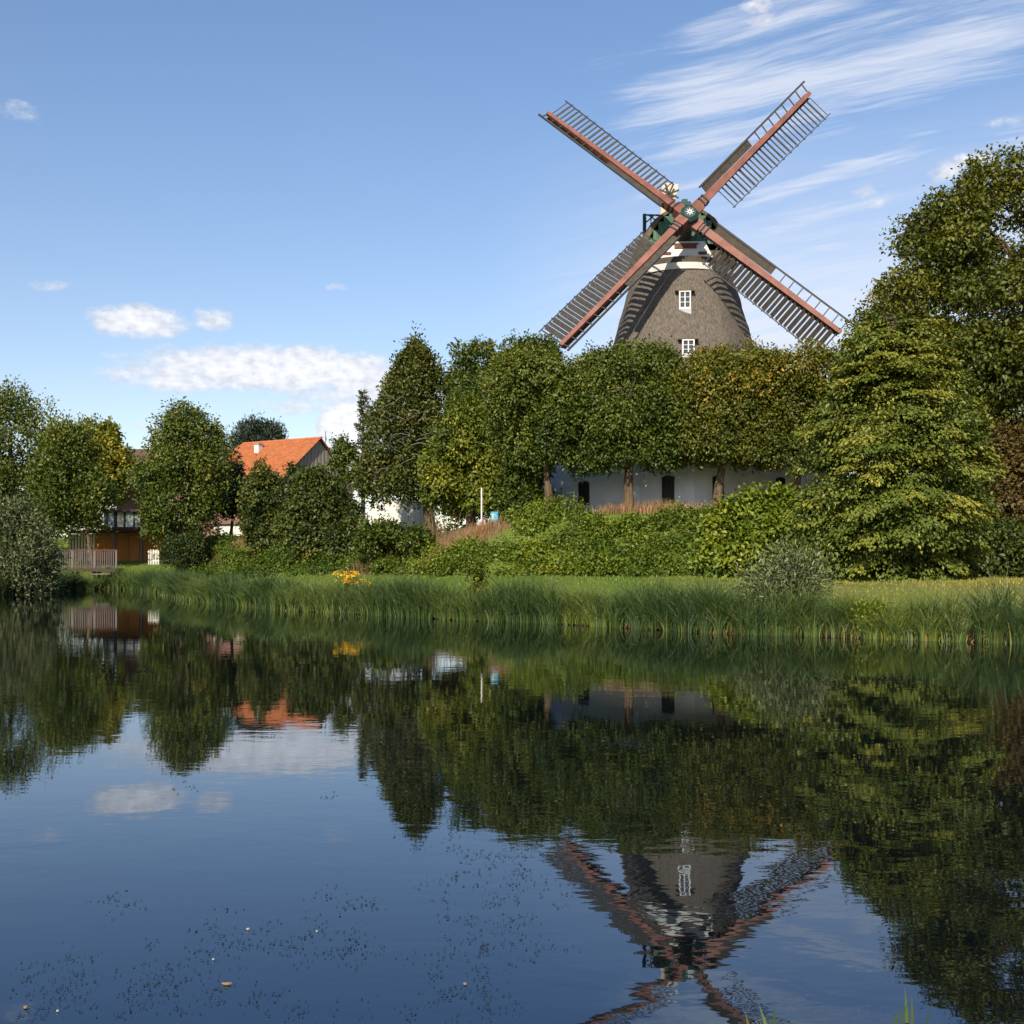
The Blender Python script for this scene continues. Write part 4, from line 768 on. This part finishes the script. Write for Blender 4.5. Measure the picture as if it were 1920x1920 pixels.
for (px, row, sz, mi, lab) in ((465, 1744, 10, 0, 'pale white leaf floating on the dark pond, left of centre'), (872, 1847, 11, 1, 'tan leaf floating on the pond near the weed patch in the middle'), (48, 1891, 13, 1, 'brown leaf floating in the lower left corner of the pond'),
                          (108, 1898, 8, 0, 'small pale leaf floating near the lower left corner'), (425, 1847, 30, 1, 'long thin brown stick-like leaf floating on the pond'), (400, 1801, 7, 0, 'tiny pale leaf floating above the long thin leaf'), (594, 1748, 6, 0, 'tiny pale leaf floating right of the white leaf')):
    d = wrow(row); w = sz / 2000 * d / 2 * .62; tl = .35 if sz > 20 else .9; pts = [(-w, 0), (-w * .5, w * tl * .8), (w * .3, w * tl), (w, w * .1), (w * .4, -w * tl * .9), (-w * .4, -w * tl * .8)]
    b_ = MB(); vs = [(a, c, .004 + .25 * abs(a) * .3) for a, c in pts] + [(a, c, .010 + .25 * abs(a) * .3) for a, c in pts]
    b_.add(vs, [tuple(range(6))[::-1], tuple(range(6, 12))] + [(i, (i + 1) % 6, 6 + (i + 1) % 6, 6 + i) for i in range(6)])
    o = b_.build('fallen_leaf', M_fl[mi], loc=(PX(px, d), d, 0)); tag(o, lab, 'leaf', 'fallen leaves floating on the pond')

# ------------------------------------------------------------------ barn with orange roof
M_tile = mat('orange_tile', (.41, .145, .052), .85, scale=2.6, bump=.5, bscale=9, c2=(.27, .085, .034))
M_ridge = mat('ridge_tile', (.40, .12, .05), .8, .2, 2)
M_plank = mat('grey_plank', (.31, .275, .235), .9, scale=2.0, bump=.4, stretch=(6, 6, .5), c2=(.22, .19, .155))
M_bargeb = mat('barge_board', (.12, .055, .04), .8, .2, 3)
ap = Vector((-18.15, 100, PZ(822, 100))); rd = Vector((-.86, .51, 0)).normalized(); wd = Vector((-.51, -.86, 0)).normalized()
barn = empty('barn', (ap.x, ap.y, 4.3), 'barn with a bright orange tiled roof and grey wooden gable', 'building'); bo = Vector((ap.x, ap.y, 4.3))
HL, HW, dropz = 9.6, 5.45, 4.3; hz = ap.z - 4.3
def bp_(l, w, z): return rd * l + wd * w + Vector((0, 0, z))
for sgn, nm in ((1, 'front'), (-1, 'back')):
    rfm = MB(); ncs = 26
    for i in range(ncs):
        t0, t1 = i / ncs, (i + 1) / ncs; w0, w1 = HW * t0, HW * t1; z0, z1 = hz - dropz * t0, hz - dropz * t1
        l0, l1 = HL + 2.6 * t0, HL + 2.6 * t1; lf = -.35
        up_ = .10
        P = [bp_(lf, sgn * w0, z0 + .01), bp_(l0, sgn * w0, z0 + .01), bp_(l1, sgn * w1, z1 + up_), bp_(lf, sgn * w1, z1 + up_), bp_(lf, sgn * w1, z1 - .02), bp_(l1, sgn * w1, z1 - .02)]
        rfm.add(P, [(0, 1, 2, 3), (3, 2, 5, 4)])
    rfm.build('roof_slope', M_tile, barn)
hp = MB(); hp.add([bp_(HL, 0, hz), bp_(HL + 2.6, HW, hz - dropz), bp_(HL + 2.6, -HW, hz - dropz)], [(0, 1, 2)]); hp.build('roof_hip', M_tile, barn)
MB().tube([bp_(-.4, 0, hz + .03), bp_(HL, 0, hz + .03)], [.13, .13], 8).build('ridge', M_ridge, barn)
rdg = MB(); rdg.tube([bp_(HL, 0, hz + .02), bp_(HL + 2.6, HW, hz - dropz + .05)], [.1, .1], 7); rdg.build('hip_ridge', M_ridge, barn)
for sgn in (1, -1): MB().obox(Vector((0, 0, 0)), (wd * sgn * HW + Vector((0, 0, -dropz))).normalized(), rd, wd.cross(rd), 0, math.hypot(HW, dropz), -.42, -.36, -.26, .10).build('barge_board', M_bargeb, barn)
npk = 40
gb = MB()
for i in range(npk):
    w0 = -HW * .93 + i * (HW * 1.86) / npk; w1 = w0 + HW * 1.86 / npk - .018; wm_ = max(abs(w0), abs(w1)); top = hz - dropz * wm_ / HW - .05; pr = .03 * (i % 2)
    gb.obox(Vector((0, 0, 0)), wd, rd, Vector((0, 0, 1)), w0, w1, -.03 - pr, .1, -.2, top)
o = gb.build('gable_plank', M_plank, barn); o['kind'] = 'stuff'
bw_ = MB()
for sgn in (1, -1): bw_.obox(Vector((0, 0, 0)), wd, rd, Vector((0, 0, 1)), min(sgn * HW * .9, sgn * HW * .94), max(sgn * HW * .9, sgn * HW * .94), .1, HL + 2, -.2, hz - dropz - .1)
bw_.build('side_wall', mat('barn_brick', (.13, .07, .05), .9, .2, 3), barn)
ch = MB(); q = bp_(6.45, 1.2, 0); ch.obox(q, rd, wd, Vector((0, 0, 1)), -.28, .28, -.28, .28, hz - 1.6, hz - .35); cho = ch.build('chimney', M_white, barn)
MB().obox(q, rd, wd, Vector((0, 0, 1)), -.34, .34, -.34, .34, hz - .347, hz - .24).build('chimney_cap', M_plank, cho)
MB().bar(bp_(-.1, -.9, hz - .6), bp_(-.1, -.9, hz + .75), .05, .05).bar(bp_(-.1, -.9, hz + .35), bp_(-.1, -1.05, hz - .1), .04, .04).build('aerial', M_rail, barn)

# ------------------------------------------------------------------ brown-roofed house behind the trees
M_brick = mat('pink_brick', (.24, .13, .10), .9, .15, 4, bump=.2)
M_broof = mat('brown_roof', (.10, .062, .048), .85, .25, 3, bump=.3)
M_timber = mat('dark_timber', (.05, .035, .025), .8, .2, 3)
hd_ = 108; hx0, hx1 = PX(250, hd_), PX(440, hd_); hzr, hze = PZ(842, hd_), PZ(915, hd_); hzg = 2.3
house = empty('house', ((hx0 + hx1) / 2, hd_, hzg), 'brick house with a dark brown roof half hidden behind trees', 'building'); hc = Vector(((hx0 + hx1) / 2, hd_, hzg)); lw_ = (hx1 - hx0) / 2; dw = 4.6
wl = MB(); wl.box(-lw_, lw_, -dw, dw, -.2, hze - hzg); 
wl.add([(-lw_, -dw, hze - hzg), (-lw_, dw, hze - hzg), (-lw_, 0, hzr - hzg - .1)], [(0, 2, 1)]); wl.add([(lw_, -dw, hze - hzg), (lw_, dw, hze - hzg), (lw_, 0, hzr - hzg - .1)], [(0, 1, 2)])
wl.build('wall', M_brick, house)
for sg in (-1, 1):
    rf_ = MB()
    for i in range(18):
        t0, t1 = i / 18, (i + 1) / 18; e = dw + .5; z0 = hzr - hzg - (hzr - hze + .35) * t0; z1 = hzr - hzg - (hzr - hze + .35) * t1
        rf_.add([(-lw_ - .4, sg * e * t0, z0), (lw_ + .4, sg * e * t0, z0), (lw_ + .4, sg * e * t1, z1 + .06), (-lw_ - .4, sg * e * t1, z1 + .06), (lw_ + .4, sg * e * t1, z1 - .02), (-lw_ - .4, sg * e * t1, z1 - .02)], [(0, 1, 2, 3), (3, 2, 4, 5)])
    rf_.build('roof_slope', M_broof, house)
MB().bar((-lw_ - .43, -dw - .5, hze - hzg - .4), (-lw_ - .43, 0, hzr - hzg + .02), .06, .3).bar((-lw_ - .43, dw + .5, hze - hzg - .4), (-lw_ - .43, 0, hzr - hzg + .02), .06, .3).build('barge_board', mat('pale_barge', (.5, .38, .32), .8, .1, 3), house)
M_pane = mat('pale_pane', (.35, .38, .42), .15, spec=.7)
for (px, r0, r1, w) in ((285, 935, 955, 1.0), (315, 930, 955, 1.0), (372, 935, 958, 1.0), (405, 935, 958, 1.0)):
    xx = PX(px, hd_ - dw) - hc.x; za, zb_ = PZ(r1, hd_ - dw) - hzg, PZ(r0, hd_ - dw) - hzg
    f = MB(); f.box(xx - w / 2, xx - w / 2 + .1, -dw - .06, -dw - .003, za, zb_); f.box(xx + w / 2 - .1, xx + w / 2, -dw - .06, -dw - .003, za, zb_); f.box(xx - w / 2 + .1, xx + w / 2 - .1, -dw - .055, -dw - .003, zb_ - .1, zb_); f.box(xx - w / 2 + .1, xx + w / 2 - .1, -dw - .055, -dw - .003, za, za + .1); f.box(xx - .04, xx + .04, -dw - .05, -dw - .004, za + .1, zb_ - .1)
    fo = f.build('window', M_white, house); MB().box(xx - w / 2 + .1, xx + w / 2 - .1, -dw - .03, -dw - .002, za + .1, zb_ - .1).build('pane', M_pane, fo)
# glazed veranda in front of the house
vd = 97.0; ver = empty('veranda', (PX(225, vd), vd, 2.3), 'glazed veranda with pale panels above the cabin roof', 'building'); vx = PX(225, vd); zz0, zz1 = PZ(995, vd) - 2.3, PZ(960, vd) - 2.3
xa, xb = PX(193, vd) - vx, PX(275, vd) - vx
MB().box(xa, xb, 0.05, 3.5, -.2, zz0 - .01).build('plinth_wall', M_brick, ver); MB().box(xa - .3, xb + .3, -.5, 3.8, zz1, zz1 + .22).build('flat_roof', M_timber, ver); MB().box(xa, xb, 1.2, 3.4, zz0, zz1 - .004).build('room', M_timber, ver)
for i, (p0, p1, mm) in enumerate(((195, 200, M_white), (202, 214, M_pane), (220, 232, mat('cream_panel', (.62, .55, .42), .7, .05, 2)), (236, 250, mat('mint_panel', (.48, .55, .46), .5, .05, 2)), (253, 262, M_pane))):
    MB().box(PX(p0, vd) - vx, PX(p1, vd) - vx, -.04, .03, zz0, zz1 - .004).build('panel', mm, ver)
for p in (201, 217, 234, 251.5, 264): MB().box(PX(p, vd) - vx - .06, PX(p, vd) - vx + .06, -.09, .08, zz0, zz1 - .002).build('mullion', M_timber, ver)

# ------------------------------------------------------------------ cabin, deck, fences
M_orange = mat('orange_boards', (.38, .15, .035), .7, .12, 3, bump=.2, stretch=(1, 1, 4))
M_cab2 = mat('pale_boards', (.68, .58, .38), .7, .08, 3)
M_croof = mat('red_fascia', (.12, .04, .03), .7, .2, 3)
M_postg = mat('grey_post', (.13, .112, .10), .8, .15, 4, bump=.2)
cd = 87.0; cxm = PX(215, cd); cabin = empty('cabin', (cxm, cd, 2.0), 'flat-roofed orange wooden cabin behind the deck', 'building')
zt = PZ(998, cd) - 2.0; c0, c1, c2_ = PX(172, cd) - cxm, PX(310, cd) - cxm, PX(128, cd + 2.5) - cxm
MB().box(c0 + .05, c1, .8, 3.5, -.4, zt - .01).build('rear_wall', M_orange, cabin)
x = c0; i = 0
while x < c1 - .05:
    w = .92; MB().box(x, min(x + w - .03, c1), .70 - .02 * (i % 2), .795, .02, zt - .25).build('wall_panel', M_orange, cabin); x += w; i += 1
e = Vector((c2_ - c0, 2.5 - .7, 0)); el = e.length; ex = e.normalized(); nr = Vector((ex.y, -ex.x, 0)); nr = nr if nr.y < 0 else -nr
for i in range(9):
    MB().obox(Vector((c0, .7, 0)), ex, nr, Vector((0, 0, 1)), i * el / 9, i * el / 9 + el / 9 * .55, -.02, .05, -.2, zt - .1).build('board', M_cab2, cabin)
MB().obox(Vector((c0, .7, 0)), ex, nr, Vector((0, 0, 1)), .01, el, -.12, -.03, -.3, zt - .1).build('side_wall', M_timber, cabin)
MB().add([(c2_ - .3, 2.6, zt), (c0 - .2, -.6, zt), (c1 + .5, -.6, zt), (c1 + .5, 4, zt), (c2_ - .3, 4, zt), (c2_ - .3, 2.6, zt + .16), (c0 - .2, -.6, zt + .16), (c1 + .5, -.6, zt + .16), (c1 + .5, 4, zt + .16), (c2_ - .3, 4, zt + .16)],
         [(4, 3, 2, 1, 0), (5, 6, 7, 8, 9), (0, 1, 6, 5), (1, 2, 7, 6), (2, 3, 8, 7), (3, 4, 9, 8), (4, 0, 5, 9)]).build('roof', M_timber, cabin)
MB().box(c0 + 1.0, c1 + .5, -.3, 3.8, zt + .163, zt + .42).build('roof_edge', M_croof, cabin)
for p in (218.5, 269): MB().box(PX(p, cd) - cxm - .09, PX(p, cd) - cxm + .09, -.5, -.3, -.5, zt - .002).build('post', M_postg, cabin)
MB().box(PX(218.5, cd) - cxm - 1.6, PX(218.5, cd) - cxm - .1, -.44, -.36, zt - .35, zt - .26).build('beam', M_postg, cabin)
dd = 75.0; dx0, dx1 = PX(88, dd), PX(219, dd); dz = PZ(1066, dd); deck = empty('deck', ((dx0 + dx1) / 2, dd, 0), 'grey wooden deck with a slatted railing over the pond bank', 'deck'); dcx = (dx0 + dx1) / 2
i = 0; yy = 0.0
while yy < 1.4: MB().box(dx0 - dcx, dx1 - dcx, yy, yy + .28, dz - .08, dz).build('deck_plank', M_postg, deck); yy += .3
MB().box(dx0 - dcx, dx1 - dcx, -.06, -.003, dz - .22, dz + .0).build('deck_edge', M_timber, deck)
for xx in np.linspace(dx0 - dcx + .2, dx1 - dcx - .2, 4):
    for yq in (.2, 1.1): MB().box(xx - .08, xx + .08, yq, yq + .16, -.6, dz - .083).build('pile', M_timber, deck)
zr = PZ(1033, dd)
for p in (88, 135, 177, 217.5): MB().box(PX(p, dd) - dcx - .06, PX(p, dd) - dcx + .06, .02, .14, dz + .002, zr + .03).build('post', M_postg, deck)
MB().box(dx0 - dcx - .05, dx1 - dcx + .05, .0, .16, zr + .033, zr + .09).build('handrail', M_brown, deck)
xx = dx0 - dcx + .12
M_bal = mat('baluster_wood', (.10, .082, .072), .85, .2, 4)
while xx < dx1 - dcx - .06: MB().box(xx, xx + .075, .05, .09, dz + .08, zr + .028).build('baluster', M_bal, deck); xx += .155
MB().box(dx0 - dcx, dx1 - dcx, .092, .13, dz + .1, dz + .17).build('bottom_rail', M_bal, deck)
MB().box(PX(178, dd) - dcx, PX(213, dd) - dcx, -.62, -.1, dz - .42, dz - .34).build('step', M_postg, deck)
# small white picket gate leaf
pd = 84; pk = empty('picket_fence', (PX(288, pd), pd, 2.0), 'short white picket fence at the right end of the cabin', 'fence'); z0 = gz(PX(288, pd), pd) - 2.0
for i in range(7):
    xx = PX(279 + i * 3.1, pd) - PX(288, pd); MB().box(xx - .035, xx + .035, -.03, .0, z0 - .05, z0 + 1.15 + .04 * (i % 2)).build('picket', mat('picket_white', (.62, .61, .55), .7, .08, 4) if i == 0 else bpy.data.materials['picket_white'], pk)
for q in (.25, .95): MB().box(PX(277, pd) - PX(288, pd), PX(299, pd) - PX(288, pd), .003, .05, z0 + q, z0 + q + .09).build('rail', bpy.data.materials['picket_white'], pk)
# low outbuilding and garden wall behind the hedge
sd_ = 94; sh_ = empty('outbuilding', (PX(430, sd_), sd_, 4.2), 'low white outbuilding with a reddish tiled roof behind the hedge', 'building'); sx0, sx1 = PX(400, sd_) - PX(430, sd_), PX(465, sd_) - PX(430, sd_); e0, e1 = PZ(982, sd_) - 4.2, PZ(962, sd_) - 4.2
MB().box(sx0, sx1, 0, 4, -.6, e0 - .02).build('wall', M_white, sh_)
ro = MB()
for i in range(8): t0, t1 = i / 8, (i + 1) / 8; ro.add([(sx0 - .2, -.3 + 2.3 * t0, e0 + (e1 - e0) * t0 + .05), (sx1 + .2, -.3 + 2.3 * t0, e0 + (e1 - e0) * t0 + .05), (sx1 + .2, -.3 + 2.3 * t1, e0 + (e1 - e0) * t1), (sx0 - .2, -.3 + 2.3 * t1, e0 + (e1 - e0) * t1), (sx0 - .2, -.3 + 2.3 * t0, e0 + (e1 - e0) * t0 - .02), (sx1 + .2, -.3 + 2.3 * t0, e0 + (e1 - e0) * t0 - .02)], [(0, 1, 2, 3), (4, 5, 1, 0)])
ro.add([(sx0 - .2, 2, e1), (sx1 + .2, 2, e1), (sx1 + .2, 4.3, e0), (sx0 - .2, 4.3, e0)], [(0, 1, 2, 3)]); ro.build('roof', mat('dull_tile', (.20, .11, .085), .85, .2, 4), sh_)
for p in (430, 437): MB().box(PX(p, sd_) - PX(430, sd_) - .05, PX(p, sd_) - PX(430, sd_) + .05, 1.9, 2.0, e1 - .1, e1 + .55).build('vent_pipe', M_postg, sh_)
gw = empty('garden_wall', (PX(383, 92), 92, 3.9), 'low brown garden wall left of the white outbuilding', 'wall'); g0 = -.6
for i in range(5):
    for j in range(4): MB().box(-1.0 + .42 * i + (.2 if j % 2 else 0), -1.0 + .42 * i + .40 + (.2 if j % 2 else 0), 0, .3, -.3 + j * .27, -.3 + j * .27 + .255).build('block', mat('wall_block', (.25, .16, .12), .9, .2, 4) if (i, j) == (0, 0) else bpy.data.materials['wall_block'], gw)
# long white shed under the yew
wdp = 84; ws = empty('white_shed', (PX(750, wdp), wdp, 4.2), 'long low white shed with a sloping left end under the tall conifer', 'building'); x0_, x1_ = PX(690, wdp) - PX(750, wdp), PX(810, wdp) - PX(750, wdp); zt_ = PZ(937, wdp) - 4.2; zm_ = PZ(955, wdp) - 4.2
sw = MB(); P0 = [(x0_, -.3), (x1_, -.3), (x1_, zt_), (x0_ + 1.25, zt_), (x0_, zm_)]
sw.add([(a, 0, b_) for a, b_ in P0] + [(a, 3.5, b_) for a, b_ in P0], [(0, 1, 2, 3, 4), (9, 8, 7, 6, 5), (0, 5, 6, 1), (1, 6, 7, 2), (2, 7, 8, 3), (3, 8, 9, 4), (4, 9, 5, 0)]); sw.build('wall', M_white, ws)
for i in range(4): MB().box(x0_ + 1.35 + i * .95, x0_ + 1.35 + i * .95 + .9, -.035, -.004, .2, zt_ - .06).build('panel', M_white, ws)
MB().box(x0_ + 1.2, x1_ + .1, -.1, 3.6, zt_ + .003, zt_ + .07).build('roof', mat('pale_sheet', (.6, .6, .6), .5, .05, 2), ws)
# white pole, blue sign, stone
pz = gz(PX(903, 62), 62); po = empty('white_pole', (PX(903, 62), 62, pz), 'slim white pole on a pale base beside the blue sign', 'pole')
MB().tube([(0, 0, 0), (0, 0, PZ(915, 62) - pz)], [.05, .045], 8).build('shaft', M_white, po); MB().lathe((0, 0, -.1), [(.26, 0), (.24, .35), (.10, .5)], 10).build('base', M_plaster, po); MB().box(.25, .62, -.1, .1, .02, .2).build('red_cover', M_red, po)
M_blue = mat('blue_sign', (.03, .28, .48), .5, .05, 2); sdist_ = 59; szz = gz(PX(927, sdist_), sdist_); sg = empty('sign', (PX(927, sdist_), sdist_, szz), 'small bright blue sign with a yellow stripe near the white pole', 'sign'); z0, z1 = .04, .62
for q in (-.14, .14): MB().box(q - .025, q + .025, .02, .07, -.3, z1 - .05).build('post', M_postg, sg)
MB().box(-.2, .2, -.02, .017, z0, z1).build('panel', M_blue, sg); MB().box(-.12, -.05, -.027, -.021, z0 + .15, z1 - .1).build('yellow_stripe', mat('yellow_print', (.7, .55, .05), .5), sg)
for j in range(3): MB().box(.0, .15 - .03 * j, -.027, -.021, z0 + .17 + .11 * j, z0 + .2 + .11 * j).build('text_line', M_white, sg)
# distant wood closing the horizon
r = np.random.default_rng(77); lob = []
for i in range(240):
    x = r.uniform(-150, 150); lob.append(((x, 150 + r.uniform(-8, 12), r.uniform(3, 8) + 3.5 * math.sin(x * .09) * .5), (4, 4, 3.4)))
P, D, N, L, ti = crown_leaves(lob, 9000, 5, .7, spread=1.4, tint0=.4, seed=78)
leafmesh('distant_wood', P, D, N, L, ti, LM_dark)
print('tris', sum(len(o.data.polygons) for o in COL.objects if o.type == 'MESH'))
